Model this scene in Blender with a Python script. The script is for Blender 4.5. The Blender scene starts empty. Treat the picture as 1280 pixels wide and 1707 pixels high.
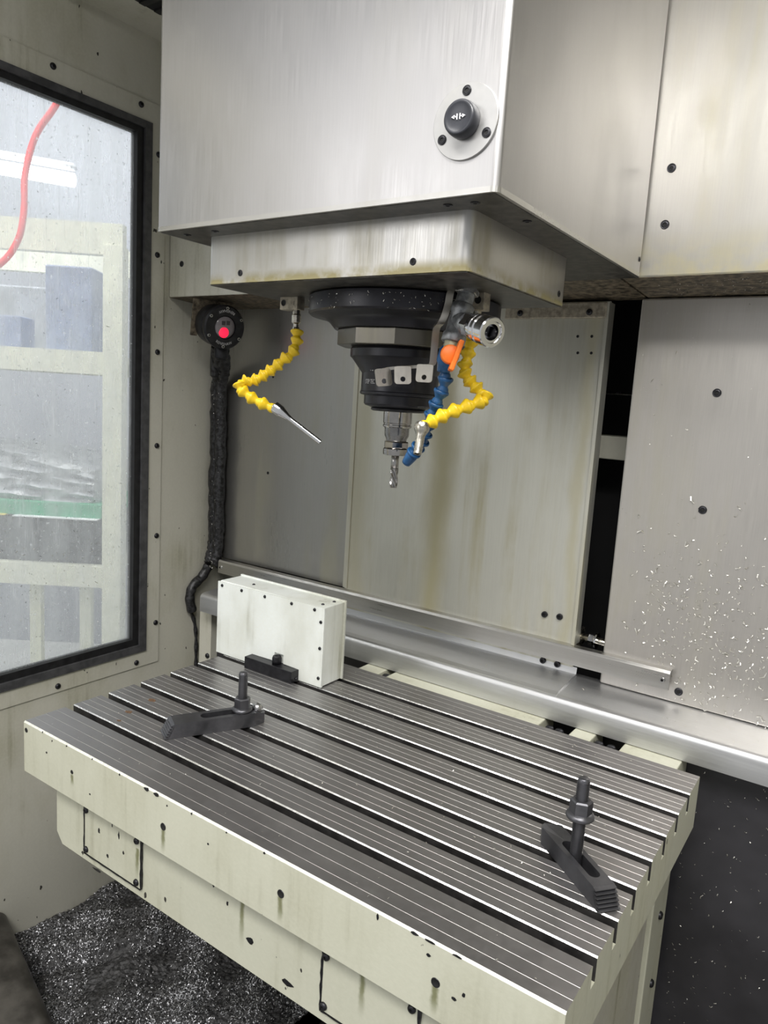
import bpy, bmesh, math, random
from mathutils import Matrix, Vector, Quaternion
random.seed(7)
S = bpy.context.scene
COL = S.collection
PI = math.pi

# ------------------------------------------------------------------ camera
cam_d = bpy.data.cameras.new('camera'); cam = bpy.data.objects.new('camera', cam_d); COL.objects.link(cam)
cam_d.sensor_fit = 'HORIZONTAL'; cam_d.sensor_width = 36.0
cam_d.lens = 1221.31 / 1280 * 36.0
cam_d.clip_start = 0.01; cam_d.clip_end = 60
cam.matrix_world = (Matrix.Translation((1.00132, -0.55625, 0.50205)) @ Matrix.Rotation(0.598085, 4, 'Z')
                    @ Matrix.Rotation(1.419784, 4, 'X') @ Matrix.Rotation(0.0619545, 4, 'Z'))
S.camera = cam

# ------------------------------------------------------------------ world and lights
W = bpy.data.worlds.new('workshop_air'); S.world = W; W.use_nodes = True
W.node_tree.nodes['Background'].inputs['Color'].default_value = (0.97, 0.985, 1.0, 1)
W.node_tree.nodes['Background'].inputs['Strength'].default_value = 0.33

def area(name, loc, target, sx, sy, power, col=(1, 1, 1)):
    d = bpy.data.lights.new(name, 'AREA'); d.shape = 'RECTANGLE'; d.size = sx; d.size_y = sy; d.energy = power; d.color = col
    o = bpy.data.objects.new(name, d); COL.objects.link(o); o.location = loc
    o.rotation_euler = (Vector(target) - Vector(loc)).to_track_quat('-Z', 'Y').to_euler()
    return o
# ceiling luminaires of the shop in front of the open door, and an unseen fill light added for the spindle head front
area('hall_ceiling_lamp', (1.7, -1.9, 2.5), (0.45, 0.2, 0.2), 1.6, 0.8, 46, (1, 0.98, 0.95))
area('hall_ceiling_lamp', (-0.14, -2.1, 3.5), (0.5, 0.2, 0.0), 2.0, 0.5, 50, (1, 0.98, 0.95))
area('head_front_fill_light', (-1.1, -3.2, 1.45), (0.4, 0.1, 0.6), 1.5, 1.0, 13, (1, 0.99, 0.98))  # added source, gives the lower head front its bright reflection
# work lamp under the roof of the enclosure, right of the door
area('machine_work_lamp', (0.95, -0.17, 1.19), (0.55, 0.40, 0.0), 0.55, 0.08, 5.0, (1, 0.98, 0.94))
# hall lamps beyond the window
area('hall_ceiling_lamp', (-1.7, 0.5, 2.9), (-1.7, 1.2, 0), 2.2, 1.2, 118, (1.0, 0.99, 0.97))
S.view_settings.view_transform = 'Standard'; S.view_settings.look = 'None'
S.view_settings.exposure = 0.42; S.view_settings.gamma = 1.0
S.view_settings.use_curve_mapping = False

# ------------------------------------------------------------------ materials
def nt(name):
    m = bpy.data.materials.new(name); m.use_nodes = True
    n = m.node_tree; n.nodes.clear()
    out = n.nodes.new('ShaderNodeOutputMaterial'); b = n.nodes.new('ShaderNodeBsdfPrincipled')
    n.links.new(b.outputs[0], out.inputs[0])
    return m, n, b, out
def L(n, a, b): n.links.new(a, b)
def pos(n, scale=(1, 1, 1), loc=(0, 0, 0)):
    g = n.nodes.new('ShaderNodeNewGeometry'); mp = n.nodes.new('ShaderNodeMapping')
    mp.inputs['Scale'].default_value = scale; mp.inputs['Location'].default_value = loc
    L(n, g.outputs['Position'], mp.inputs['Vector']); return mp.outputs[0]
def noise(n, vec, scale, detail=4, rough=0.55):
    t = n.nodes.new('ShaderNodeTexNoise'); t.inputs['Scale'].default_value = scale
    t.inputs['Detail'].default_value = detail; t.inputs['Roughness'].default_value = rough
    L(n, vec, t.inputs['Vector']); return t.outputs['Fac']
def rng(n, v, a, b, c=0.0, d=1.0):
    t = n.nodes.new('ShaderNodeMapRange'); t.inputs[1].default_value = a; t.inputs[2].default_value = b
    t.inputs[3].default_value = c; t.inputs[4].default_value = d; t.interpolation_type = 'SMOOTHSTEP'
    L(n, v, t.inputs[0]); return t.outputs[0]
def mth(n, op, a, b=None):
    t = n.nodes.new('ShaderNodeMath'); t.operation = op
    for i, v in enumerate((a, b)):
        if v is None: continue
        if isinstance(v, (int, float)): t.inputs[i].default_value = v
        else: L(n, v, t.inputs[i])
    return t.outputs[0]
def mix(n, f, a, b):
    t = n.nodes.new('ShaderNodeMix'); t.data_type = 'RGBA'
    if isinstance(f, (int, float)): t.inputs[0].default_value = f
    else: L(n, f, t.inputs[0])
    for i, v in ((6, a), (7, b)):
        if isinstance(v, tuple): t.inputs[i].default_value = (*v, 1)
        else: L(n, v, t.inputs[i])
    return t.outputs[2]
def bump(n, b, h, strength, dist=0.001):
    t = n.nodes.new('ShaderNodeBump'); t.inputs['Strength'].default_value = strength; t.inputs['Distance'].default_value = dist
    L(n, h, t.inputs['Height']); L(n, t.outputs[0], b.inputs['Normal'])
def simple(name, col, metal=0.0, rough=0.5, var=0.15, scale=60, emit=None, spec=None):
    m, n, b, o = nt(name)
    f = noise(n, pos(n), scale)
    lo = tuple(c * (1 - var) for c in col); hi = tuple(min(1, c * (1 + var)) for c in col)
    L(n, mix(n, rng(n, f, .3, .7), lo, hi), b.inputs['Base Color'])
    b.inputs['Metallic'].default_value = metal
    L(n, rng(n, f, .2, .8, max(0.03, rough - .06), min(1, rough + .06)), b.inputs['Roughness'])
    if spec is not None: b.inputs['Specular IOR Level'].default_value = spec
    if emit: b.inputs['Emission Color'].default_value = (*emit[0], 1); b.inputs['Emission Strength'].default_value = emit[1]
    return m
def cream(name, col=(0.60, 0.595, 0.47), dirt=0.35, streaks=None, specks=True):
    m, n, b, o = nt(name)
    big = rng(n, noise(n, pos(n, (3, 3, 1.6)), 2.2, 6), .40, .72)
    stv = rng(n, noise(n, pos(n, (38, 38, 2.2)), 1.5, 4), .50, .75)
    c = mix(n, mth(n, 'MULTIPLY', big, dirt), col, (0.37, 0.355, 0.235))
    c = mix(n, mth(n, 'MULTIPLY', mth(n, 'MULTIPLY', stv, big), dirt * 1.3), c, (0.20, 0.19, 0.10))
    fine = noise(n, pos(n), 190, 3)
    c = mix(n, rng(n, fine, .35, .7, 0, .13), c, (0.75, 0.74, 0.62))
    if specks:
        sp = rng(n, noise(n, pos(n, (1, 1, .6)), 75, 2, .4), .75, .765)
        c = mix(n, sp, c, (0.045, 0.042, 0.035))
    if streaks:      # rust and oil runs below drilled holes: (x, z_top, length)
        g = n.nodes.new('ShaderNodeNewGeometry'); sx = n.nodes.new('ShaderNodeSeparateXYZ'); L(n, g.outputs['Position'], sx.inputs[0])
        wob = mth(n, 'MULTIPLY', mth(n, 'SUBTRACT', noise(n, pos(n), 90, 2), .5), .006)
        for (hx, hz, ln) in streaks:
            dx = mth(n, 'ABSOLUTE', mth(n, 'ADD', mth(n, 'SUBTRACT', sx.outputs[0], hx), wob))
            mk = rng(n, dx, .001, .0055, 1, 0)
            mk = mth(n, 'MULTIPLY', mk, rng(n, sx.outputs[2], hz - ln, hz - ln * .3, 0, 1))
            mk = mth(n, 'MULTIPLY', mk, rng(n, sx.outputs[2], hz - .002, hz, 1, 0))
            c = mix(n, mth(n, 'MULTIPLY', mk, .8), c, (0.13, 0.135, 0.035))
    L(n, c, b.inputs['Base Color'])
    L(n, rng(n, big, 0, 1, .38, .6), b.inputs['Roughness'])
    bump(n, b, fine, .25, .0006)
    return m
def stainless(name, col=(0.60, 0.585, 0.565), rough=0.36, stain=0.25, brush='z', stain_col=(0.36, 0.34, 0.20), stain_z=None, dif=0.0, runs=()):
    m, n, b, o = nt(name)
    sc = {'z': (700, 700, 16), 'x': (9, 420, 420), 'n': (120, 120, 120)}[brush]
    br = noise(n, pos(n, sc), 1.0, 3)
    cl = noise(n, pos(n, (4, 4, 2)), 1.7, 6, .6)
    st = noise(n, pos(n, (22, 22, 1.4)), 1.0, 5, .6)
    s = mth(n, 'MULTIPLY', rng(n, st, .42, .72), rng(n, cl, .38, .68))
    if stain_z:
        g = n.nodes.new('ShaderNodeNewGeometry'); sx = n.nodes.new('ShaderNodeSeparateXYZ'); L(n, g.outputs['Position'], sx.inputs[0])
        e = mth(n, 'MULTIPLY', rng(n, sx.outputs[2], stain_z[0], stain_z[1], 1.6, 0), rng(n, noise(n, pos(n, (30, 30, 30)), 1.0, 5), .3, .62))
        s = mth(n, 'MAXIMUM', s, e)
    if runs:
        g2 = n.nodes.new('ShaderNodeNewGeometry'); s2 = n.nodes.new('ShaderNodeSeparateXYZ'); L(n, g2.outputs['Position'], s2.inputs[0])
        wb = mth(n, 'MULTIPLY', mth(n, 'SUBTRACT', noise(n, pos(n, (14, 14, 5)), 1.0, 4), .5), .06)
        for (rx, rw, amt) in runs:
            dx = mth(n, 'ABSOLUTE', mth(n, 'ADD', mth(n, 'SUBTRACT', s2.outputs[0], rx), wb))
            s = mth(n, 'MAXIMUM', s, rng(n, dx, 0, rw, amt, 0))
    s = mth(n, 'MULTIPLY', s, stain)
    c = mix(n, rng(n, br, .3, .7), tuple(x * .97 for x in col), tuple(min(1, x * 1.03) for x in col))
    c = mix(n, rng(n, cl, .3, .7, 0, .18), c, tuple(x * .8 for x in col))
    c = mix(n, s, c, stain_col)
    L(n, c, b.inputs['Base Color'])
    mt = mth(n, 'SUBTRACT', 1.0 - dif, mth(n, 'MULTIPLY', s, .8)); L(n, mt, b.inputs['Metallic'])
    r = mth(n, 'ADD', rng(n, br, .2, .8, rough - .05, rough + .05), mth(n, 'MULTIPLY', rng(n, cl, .35, .7), .10)); L(n, r, b.inputs['Roughness'])
    bump(n, b, br, .06, .0003)
    return m

M = {}
M['cream'] = cream('cream_wall_paint', (0.60, 0.585, 0.505), .52)
M['cream_table'] = cream('cream_table_paint', (0.62, 0.62, 0.50), .38,
                         [(0.1226, -.041, .02), (0.3184, -.044, .036), (0.5167, -.044, .036), (0.7149, -.044, .036), (.245, -.11, .05), (.44, -.085, .08), (.62, -.09, .06)])
M['box_white'] = cream('box_white_paint', (0.86, 0.895, 0.86), .45, specks=False)
M['steel_front'] = stainless('brushed_stainless_head', (0.55, 0.54, 0.54), .33, .06)
M['steel_skirt'] = stainless('brushed_stainless_skirt', (0.64, 0.63, 0.61), .36, .75, stain_z=(.640, .658), stain_col=(0.33, 0.29, 0.15))
M['steel_upper'] = stainless('stainless_upper_plate', (0.40, 0.388, 0.36), .40, .40, stain_z=(.70, .78), stain_col=(0.48, 0.43, 0.24), dif=.15)
M['steel_right'] = stainless('stainless_right_plate', (0.57, 0.545, 0.51), .36, .35, dif=.2)
M['steel_mid'] = stainless('stainless_middle_plate', (0.63, 0.625, 0.56), .38, .8, stain_col=(0.36, 0.32, 0.16), dif=.35, runs=((.275, .05, .95), (.075, .05, .55), (.56, .02, .6)))
M['steel_left'] = stainless('stainless_left_plate', (0.47, 0.46, 0.43), .30, .40, dif=.15)
M['steel_gutter'] = stainless('stainless_gutter', (0.66, 0.665, 0.675), .36, .12, brush='x', dif=.1)
M['steel_rail'] = stainless('stainless_rail', (0.56, 0.55, 0.53), .30, .15, brush='x')
M['grime_under'] = simple('grimy_underside', (0.14, 0.115, 0.08), .2, .6, .7, 90)
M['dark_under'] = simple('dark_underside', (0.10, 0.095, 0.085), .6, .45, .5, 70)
M['land'] = stainless('ground_cast_iron', (0.33, 0.32, 0.32), .33, .22, brush='n', stain_col=(0.15, 0.12, 0.08), dif=.15)
M['slot'] = simple('slot_wall_iron', (0.035, 0.033, 0.032), .3, .5, .4, 50)
M['bright'] = simple('bright_ground_edge', (0.82, 0.81, 0.80), 1.0, .28, .06, 120)
M['scribe'] = simple('scribed_line', (0.50, 0.485, 0.46), .8, .42, .15, 10)
M['rust'] = simple('rust', (0.13, 0.075, 0.04), .1, .7, .5, 300)
M['edge_paint'] = simple('pale_edge_paint', (0.80, 0.80, 0.72), 0.2, .45, .15, 120)  # paler than the table cream, on the front chamfer only
M['black'] = simple('black_oxide', (0.018, 0.018, 0.021), .35, .36, .4, 80)
M['black_clamp'] = simple('blackened_clamp_steel', (0.115, 0.115, 0.125), .75, .33, .2, 40)
M['black_spindle'] = simple('black_anodised_spindle', (0.020, 0.020, 0.026), .25, .33, .3, 40)
M['rubber'] = simple('black_rubber', (0.012, 0.012, 0.013), 0, .5, .4, 60)
M['gasket'] = simple('dark_gasket', (0.075, 0.075, 0.078), .1, .42, .25, 60)
M['apron'] = simple('black_apron', (0.036, 0.035, 0.040), 0, .42, .3, 8)
M['oily'] = simple('oily_black_conduit', (0.030, 0.030, 0.032), .2, .42, .9, 140)
M['screw'] = simple('dark_screw', (0.045, 0.045, 0.05), .8, .38, .3, 200)
M['screw_hole'] = simple('screw_recess', (0.008, 0.008, 0.008), 0, .7, .2, 200)
M['bolt_steel'] = simple('bare_bolt_steel', (0.50, 0.50, 0.50), 1, .3, .2, 120)
M['chrome'] = simple('chrome', (0.80, 0.80, 0.81), 1, .12, .05, 60)
M['nickel'] = simple('nickel_fitting', (0.55, 0.52, 0.45), 1, .28, .2, 150)
M['galv'] = simple('galvanised_fitting', (0.33, 0.34, 0.35), .8, .5, .35, 130)
M['brass_thread'] = simple('thread_tape', (0.50, 0.47, 0.33), .5, .5, .25, 200)
M['collar'] = stainless('spindle_collar', (0.165, 0.155, 0.135), .30, .3)
M['holder'] = simple('ground_tool_steel', (0.40, 0.385, 0.37), 1, .12, .15, 60)
M['holder_dark'] = simple('holder_flat_steel', (0.26, 0.255, 0.25), 1, .25, .15, 60)
M['carbide'] = simple('carbide', (0.36, 0.35, 0.34), 1, .22, .2, 120)
M['yellow'] = simple('yellow_hose_plastic', (0.82, 0.56, 0.015), 0, .38, .15, 90)
M['blue'] = simple('blue_hose_plastic', (0.015, 0.085, 0.22), 0, .34, .3, 90)
M['orange'] = simple('orange_lever_plastic', (0.95, 0.20, 0.02), 0, .42, .08, 90)
M['tab'] = stainless('clip_steel', (0.55, 0.52, 0.47), .30, .4)
M['block'] = simple('nickel_block', (0.40, 0.36, 0.29), .6, .5, .3, 120)
M['plate'] = stainless('turned_plate', (0.56, 0.555, 0.55), .42, .12, brush='n')
M['button'] = simple('button_black', (0.035, 0.037, 0.045), 0, .34, .1, 60)
M['ink'] = simple('white_print', (0.78, 0.78, 0.80), 0, .6, .05, 60)
M['ink_grey'] = simple('grey_print', (0.50, 0.50, 0.50), 0, .6, .15, 90)
M['probe_glass'] = simple('grey_lens', (0.22, 0.20, 0.21), 0, .12, .1, 60)
M['led'] = simple('red_led', (0.8, 0.02, 0.06), 0, .3, .05, 60, emit=((1.0, 0.01, 0.04), 1.3))
M['lens_dark'] = simple('dark_lens_window', (0.05, 0.045, 0.05), 0, .15, .1, 60)
M['chip'] = simple('aluminium_chip', (0.78, 0.76, 0.70), .85, .34, .15, 400)
M['chip_floor'] = simple('dull_swarf', (0.44, 0.44, 0.46), .9, .36, .5, 300)
M['swarf_bed'] = simple('swarf_bed', (0.050, 0.049, 0.050), .3, .55, .8, 220)
M['auger'] = simple('oily_sheet', (0.095, 0.088, 0.08), .5, .38, .5, 18)
M['void'] = simple('dark_interior', (0.006, 0.006, 0.007), 0, .7, .4, 10)  # near-black colour stands for the unlit space behind plates and vent
M['rod'] = simple('bright_rod', (0.7, 0.7, 0.7), 1, .25, .05, 60)
M['beam_in'] = cream('cream_inner_beam', (0.66, 0.65, 0.55), .3)
M['hall_floor'] = simple('hall_floor', (0.50, 0.50, 0.49), 0, .5, .06, 3)
M['hall_wall'] = simple('hall_wall', (0.74, 0.75, 0.76), 0, .7, .05, 2)
M['hall_white'] = simple('hall_white_panel', (0.85, 0.87, 0.90), 0, .6, .03, 2)
M['hall_grey'] = simple('hall_grey_panel', (0.30, 0.31, 0.35), 0, .6, .06, 2)
M['rack'] = simple('rack_cream_enamel', (0.74, 0.74, 0.62), 0, .5, .06, 20)
M['wrap'] = simple('plastic_wrap', (0.50, 0.52, 0.56), 0, .3, .30, 22)
M['green'] = simple('green_sheet', (0.06, 0.36, 0.20), 0, .5, .1, 20)
M['darkstack'] = simple('dark_stack', (0.075, 0.078, 0.088), .3, .5, .35, 25)
M['paper'] = simple('white_sheet', (0.82, 0.83, 0.86), 0, .6, .06, 25)
M['yellow_paper'] = simple('yellow_card', (0.80, 0.62, 0.12), 0, .6, .1, 25)
M['bluebox'] = simple('blue_carton', (0.26, 0.31, 0.48), 0, .6, .15, 15)
M['greybox'] = simple('grey_carton', (0.35, 0.37, 0.42), 0, .6, .2, 12)
M['red_hose'] = simple('red_hose', (0.90, 0.04, 0.05), 0, .4, .1, 25)
M['lamp'] = simple('lamp_tube', (0.9, 0.9, 0.9), 0, .5, .02, 5, emit=((0.95, 0.98, 1.0), 9.0))

def glass_mat():
    m, n, b, out = nt('scratched_machine_window')
    n.nodes.remove(b)
    tr = n.nodes.new('ShaderNodeBsdfTransparent'); tr.inputs[0].default_value = (0.95, 0.97, 0.97, 1)
    tl = n.nodes.new('ShaderNodeBsdfTranslucent'); tl.inputs[0].default_value = (0.86, 0.89, 0.92, 1)
    df = n.nodes.new('ShaderNodeBsdfDiffuse'); df.inputs[0].default_value = (0.80, 0.83, 0.84, 1)
    gl = n.nodes.new('ShaderNodeBsdfGlossy'); gl.inputs['Roughness'].default_value = 0.12
    add = n.nodes.new('ShaderNodeMixShader'); add.inputs[0].default_value = .35
    L(n, tl.outputs[0], add.inputs[1]); L(n, df.outputs[0], add.inputs[2])
    haze = noise(n, pos(n, (1, 8, 1.5)), 3.5, 6, .6)
    scr = rng(n, noise(n, pos(n, (1, 320, 14)), 1.0, 3, .6), .60, .72, 0, .25)
    dots = rng(n, noise(n, pos(n), 150, 2, .4), .68, .74, 0, .45)
    f = mth(n, 'ADD', rng(n, haze, .25, .75, .20, .36), mth(n, 'MAXIMUM', scr, dots))
    f = mth(n, 'MINIMUM', f, .9)
    mx = n.nodes.new('ShaderNodeMixShader'); L(n, f, mx.inputs[0]); L(n, tr.outputs[0], mx.inputs[1]); L(n, add.outputs[0], mx.inputs[2])
    fr = n.nodes.new('ShaderNodeFresnel'); fr.inputs[0].default_value = 1.45
    m2 = n.nodes.new('ShaderNodeMixShader'); L(n, mth(n, 'MULTIPLY', fr.outputs[0], .8), m2.inputs[0]); L(n, mx.outputs[0], m2.inputs[1]); L(n, gl.outputs[0], m2.inputs[2])
    L(n, m2.outputs[0], out.inputs[0])
    return m
M['glass'] = glass_mat()

# ------------------------------------------------------------------ geometry helpers
class G:
    """collects verts and faces (with material index and smooth flag) of ONE mesh"""
    def __init__(s): s.v = []; s.f = []; s.mi = []; s.sm = []
    def add(s, v, f, mi=0, sm=False, mat=None):
        o = len(s.v)
        s.v += [tuple((mat @ Vector(p))) if mat is not None else tuple(p) for p in v]
        for k, q in enumerate(f):
            s.f.append(tuple(i + o for i in q)); s.mi.append(mi[k] if isinstance(mi, (list, tuple)) else mi); s.sm.append(sm)
        return s
    def box(s, x0, x1, y0, y1, z0, z1, mi=0, bev=0.0, mat=None, seg=2):
        bm = bmesh.new(); bmesh.ops.create_cube(bm, size=1)
        for v in bm.verts:
            v.co = ((x0 + x1) / 2 + v.co.x * (x1 - x0), (y0 + y1) / 2 + v.co.y * (y1 - y0), (z0 + z1) / 2 + v.co.z * (z1 - z0))
        if bev: bmesh.ops.bevel(bm, geom=list(bm.edges), offset=bev, segments=seg, affect='EDGES', profile=.5)
        bm.verts.index_update()
        s.add([v.co[:] for v in bm.verts], [[v.index for v in f.verts] for f in bm.faces], mi, bool(bev) and seg > 2, mat); bm.free(); return s
    def lathe(s, prof, n=24, mi=0, mat=None, sm=True, caps=True, ph=0.0):
        v = []; f = []; m = []
        for r, z in prof:
            for k in range(n):
                a = 2 * PI * k / n + ph; v.append((r * math.cos(a), r * math.sin(a), z))
        for i in range(len(prof) - 1):
            for k in range(n):
                k2 = (k + 1) % n
                f.append((i * n + k, i * n + k2, (i + 1) * n + k2, (i + 1) * n + k)); m.append(mi[i] if isinstance(mi, (list, tuple)) else mi)
        if caps:
            f.append(tuple(reversed(range(n)))); m.append(mi[0] if isinstance(mi, (list, tuple)) else mi)
            f.append(tuple((len(prof) - 1) * n + k for k in range(n))); m.append(mi[-1] if isinstance(mi, (list, tuple)) else mi)
        s.add(v, f, m, sm, mat); return s
    def tube(s, pts, r, n=10, mi=0, sm=True, caps=True, flat=None):
        pts = [Vector(p) for p in pts]; N = len(pts); v = []; up = None
        for i, p in enumerate(pts):
            t = (pts[min(i + 1, N - 1)] - pts[max(i - 1, 0)]).normalized()
            if up is None:
                up = Vector((0, 0, 1)) if abs(t.z) < .9 else Vector((1, 0, 0))
            a = t.cross(up).normalized(); b = a.cross(t).normalized(); up = b
            rr = r[i] if isinstance(r, (list, tuple)) else r
            for k in range(n):
                an = 2 * PI * k / n
                v.append(p + a * math.cos(an) * rr + b * math.sin(an) * rr * (flat or 1))
        f = []
        for i in range(N - 1):
            for k in range(n):
                k2 = (k + 1) % n; f.append((i * n + k, i * n + k2, (i + 1) * n + k2, (i + 1) * n + k))
        if caps: f.append(tuple(reversed(range(n)))); f.append(tuple((N - 1) * n + k for k in range(n)))
        s.add(v, f, mi, sm); return s
    def prism(s, poly, a0, a1, axis='x', mi=0, mat=None, mis=None):
        """polygon in the two other axes (order yz / xz / xy) extruded along axis"""
        n = len(poly); v = []
        for a in (a0, a1):
            for (p, q) in poly:
                v.append((a, p, q) if axis == 'x' else (p, a, q) if axis == 'y' else (p, q, a))
        f = [(k, (k + 1) % n, n + (k + 1) % n, n + k) for k in range(n)]; m = list(mis) if mis else [mi] * n
        f.append(tuple(reversed(range(n)))); f.append(tuple(range(n, 2 * n))); e = mi if not mis else mis[-1]
        m += [e, e]
        s.add(v, f, m, False, mat); return s

ORG = {}
def empty(name, loc=(0, 0, 0), rotz=0.0, local=False):
    o = bpy.data.objects.new(name, None); COL.objects.link(o); o.empty_display_size = .05
    o.location = loc; o.rotation_euler = (0, 0, rotz)
    ORG[o.name] = Vector((0, 0, 0)) if local else Vector(loc)
    return o
def tag(o, label=None, cat=None, group=None, kind=None):
    for k, v in (('label', label), ('category', cat), ('group', group), ('kind', kind)):
        if v: o[k] = v
    return o
def obj(name, g, mats, parent=None, normals=True):
    if not isinstance(mats, (list, tuple)): mats = [mats]
    v = [Vector(p) for p in g.v]
    lo = Vector((min(p.x for p in v), min(p.y for p in v), min(p.z for p in v))); hi = Vector((max(p.x for p in v), max(p.y for p in v), max(p.z for p in v)))
    c = Vector(((lo.x + hi.x) / 2, (lo.y + hi.y) / 2, lo.z))
    me = bpy.data.meshes.new(name); me.from_pydata([p - c for p in v], [], g.f)
    for m in mats: me.materials.append(M[m])
    me.polygons.foreach_set('material_index', g.mi); me.polygons.foreach_set('use_smooth', g.sm)
    if normals:
        bm = bmesh.new(); bm.from_mesh(me); bmesh.ops.recalc_face_normals(bm, faces=bm.faces); bm.to_mesh(me); bm.free()
    me.update()
    o = bpy.data.objects.new(name, me); COL.objects.link(o)
    put(o, c, parent); return o
def put(o, c, parent):
    if parent is not None:
        o.parent = parent; o.location = Vector(c) - ORG[parent.name]
    else: o.location = c
    ORG[o.name] = Vector(c)
def smooth_by_angle(o, deg=35):
    me = o.data; me.polygons.foreach_set('use_smooth', [True] * len(me.polygons))
    me.set_sharp_from_angle(angle=math.radians(deg)); return o
def zrot(d):       # matrix taking +Z to direction d
    return Vector(d).to_track_quat('Z', 'Y').to_matrix().to_4x4()

# shared small fasteners: built once, copied with obj.copy()
def fast_mesh(name, prof, n, mats, mi):
    g = G().lathe(prof, n, mi); me = bpy.data.meshes.new(name); me.from_pydata(g.v, [], g.f)
    for m in mats: me.materials.append(M[m])
    me.polygons.foreach_set('material_index', g.mi); me.polygons.foreach_set('use_smooth', g.sm); me.update(); me.set_sharp_from_angle(angle=math.radians(40)); return me
FAST = {
    'dome': fast_mesh('dome_screw', [(.50, -.2), (.50, .10), (.44, .26), (.30, .36), (.17, .37), (.15, .12), (.01, .11)], 14, ['screw', 'screw_hole'], [0, 0, 0, 0, 1, 1]),
    'socket': fast_mesh('socket_screw', [(.50, -.2), (.50, .30), (.46, .36), (.28, .36), (.25, .08), (.01, .08)], 14, ['screw', 'screw_hole'], [0, 0, 0, 1, 1]),
    'flat': fast_mesh('flat_screw', [(.50, -.2), (.50, .08), (.46, .11), (.38, .095), (.36, .11), (.22, .11), (.19, .03), (.01, .03)], 16, ['screw', 'screw_hole'], [0, 0, 0, 0, 0, 1, 1]),
    'bright': fast_mesh('bright_screw', [(.50, -.2), (.50, .26), (.45, .34), (.26, .34), (.23, .08), (.01, .08)], 14, ['bolt_steel', 'screw_hole'], [0, 0, 0, 1, 1]),
    'hole': fast_mesh('drilled_hole', [(.62, -.02), (.58, .06), (.48, .06), (.42, .02), (.01, .02)], 14, ['screw', 'screw_hole'], [0, 0, 1, 1]),
}
def screw(parent, p, nrm, dia=.012, kind='dome', name='screw'):
    o = bpy.data.objects.new(name, FAST[kind]); COL.objects.link(o)
    put(o, Vector(p), parent); o.rotation_euler = zrot(nrm).to_euler(); o.scale = (dia, dia, dia); return o

# ================================================================== SETTING
XL, YB, ZC, ZF = -0.385, 0.70, 1.222, -0.74
XR = 1.62
# left wall with a window opening
WY0, WY1, WZ0, WZ1 = -0.30, 0.474, -0.082, 1.026
g = G()
g.box(XL - .03, XL, -.75, WY0 - .02, ZF, ZC); g.box(XL - .03, XL, WY1 + .02, .97, ZF, ZC)
g.box(XL - .03, XL, WY0 - .02, WY1 + .02, ZF, WZ0 - .02); g.box(XL - .03, XL, WY0 - .02, WY1 + .02, WZ1 + .02, ZC)
tag(obj('wall_left', g, 'cream'), 'cream painted sheet metal side wall around the big window', kind='structure')
# window: flange, gasket, pane
win = tag(empty('window_1', (XL, .1, WZ0 - .07)), 'large scratched viewing window in cream side wall', kind='structure')
def ring_x(g, xa, xb, o, i, mi=0):
    (a0, a1, b0, b1), (c0, c1, d0, d1) = o, i
    g.box(xa, xb, a0, c0, b0, b1, mi); g.box(xa, xb, c1, a1, b0, b1, mi); g.box(xa, xb, c0, c1, b0, d0, mi); g.box(xa, xb, c0, c1, d1, b1, mi); return g
obj('flange', ring_x(G(), XL - .001, XL + .0035, (WY0 - .07, .546, -.152, 1.094), (WY0 - .03, .507, -.114, 1.051)), 'cream', win)
gk = obj('gasket', ring_x(G(), XL - .006, XL + .008, (WY0 - .032, .508, -.115, 1.052), (WY0 - .012, .490, -.098, 1.038)), 'gasket', win)
obj('gasket_lip', ring_x(G(), XL - .02, XL + .002, (WY0 - .012, .4905, -.0985, 1.0385), (WY0, WY1, WZ0, WZ1)), 'rubber', gk)
obj('pane', G().box(XL - .016, XL - .010, WY0 - .004, WY1 + .004, WZ0 - .004, WZ1 + .004), 'glass', win)
for (y, z) in [(-.1, 1.0806), (.09, 1.0806), (.2847, 1.0806), (.4809, 1.0806), (.527, .787), (.527, .995), (.531, .5777), (.533, .3675), (.536, .157), (.537, -.0541), (.484, -.14), (.287, -.139), (.09, -.139), (-.1, -.139)]:
    screw(win, (XL + .003, y, z), (1, 0, 0), .0125, 'dome')
# floor pan, ceiling, back, right
tag(obj('floor', G().box(XL - .03, XR + .03, -.75, .97, ZF - .02, ZF), 'auger'), 'dark oily sump floor of the enclosure', kind='structure')
g = G(); g.box(XL - .03, XR + .03, -.22, .97, ZC, ZC + .03)
ce = tag(obj('ceiling', g, 'cream'), 'cream sheet roof of the enclosure', kind='structure')
vent = obj('vent_grille', G().box(-.27, .15, .06, .555, ZC - .012, ZC + .001), 'void', ce)
for k in range(14):
    obj('slat', G().box(-.265, .145, .08 + k * .034, .094 + k * .034, ZC - .016, ZC - .011), 'rubber', vent)
tag(obj('wall_back', G().box(XL, XR + .03, .95, .97, ZF, ZC), 'void'), 'rear wall coloured black as unlit depth behind the sliding cover plates', kind='structure')
tag(obj('wall_right', G().box(XR, XR + .03, -.06, .95, ZF, ZC), 'cream'), 'cream painted right side wall', kind='structure')

# ================================================================== COVER PLATES ON THE BACK
def plate(name, label, g, mat, loc, cat='panel'):
    t = tag(empty(name, loc), label, cat); obj('sheet', g, mat, t); return t
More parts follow.
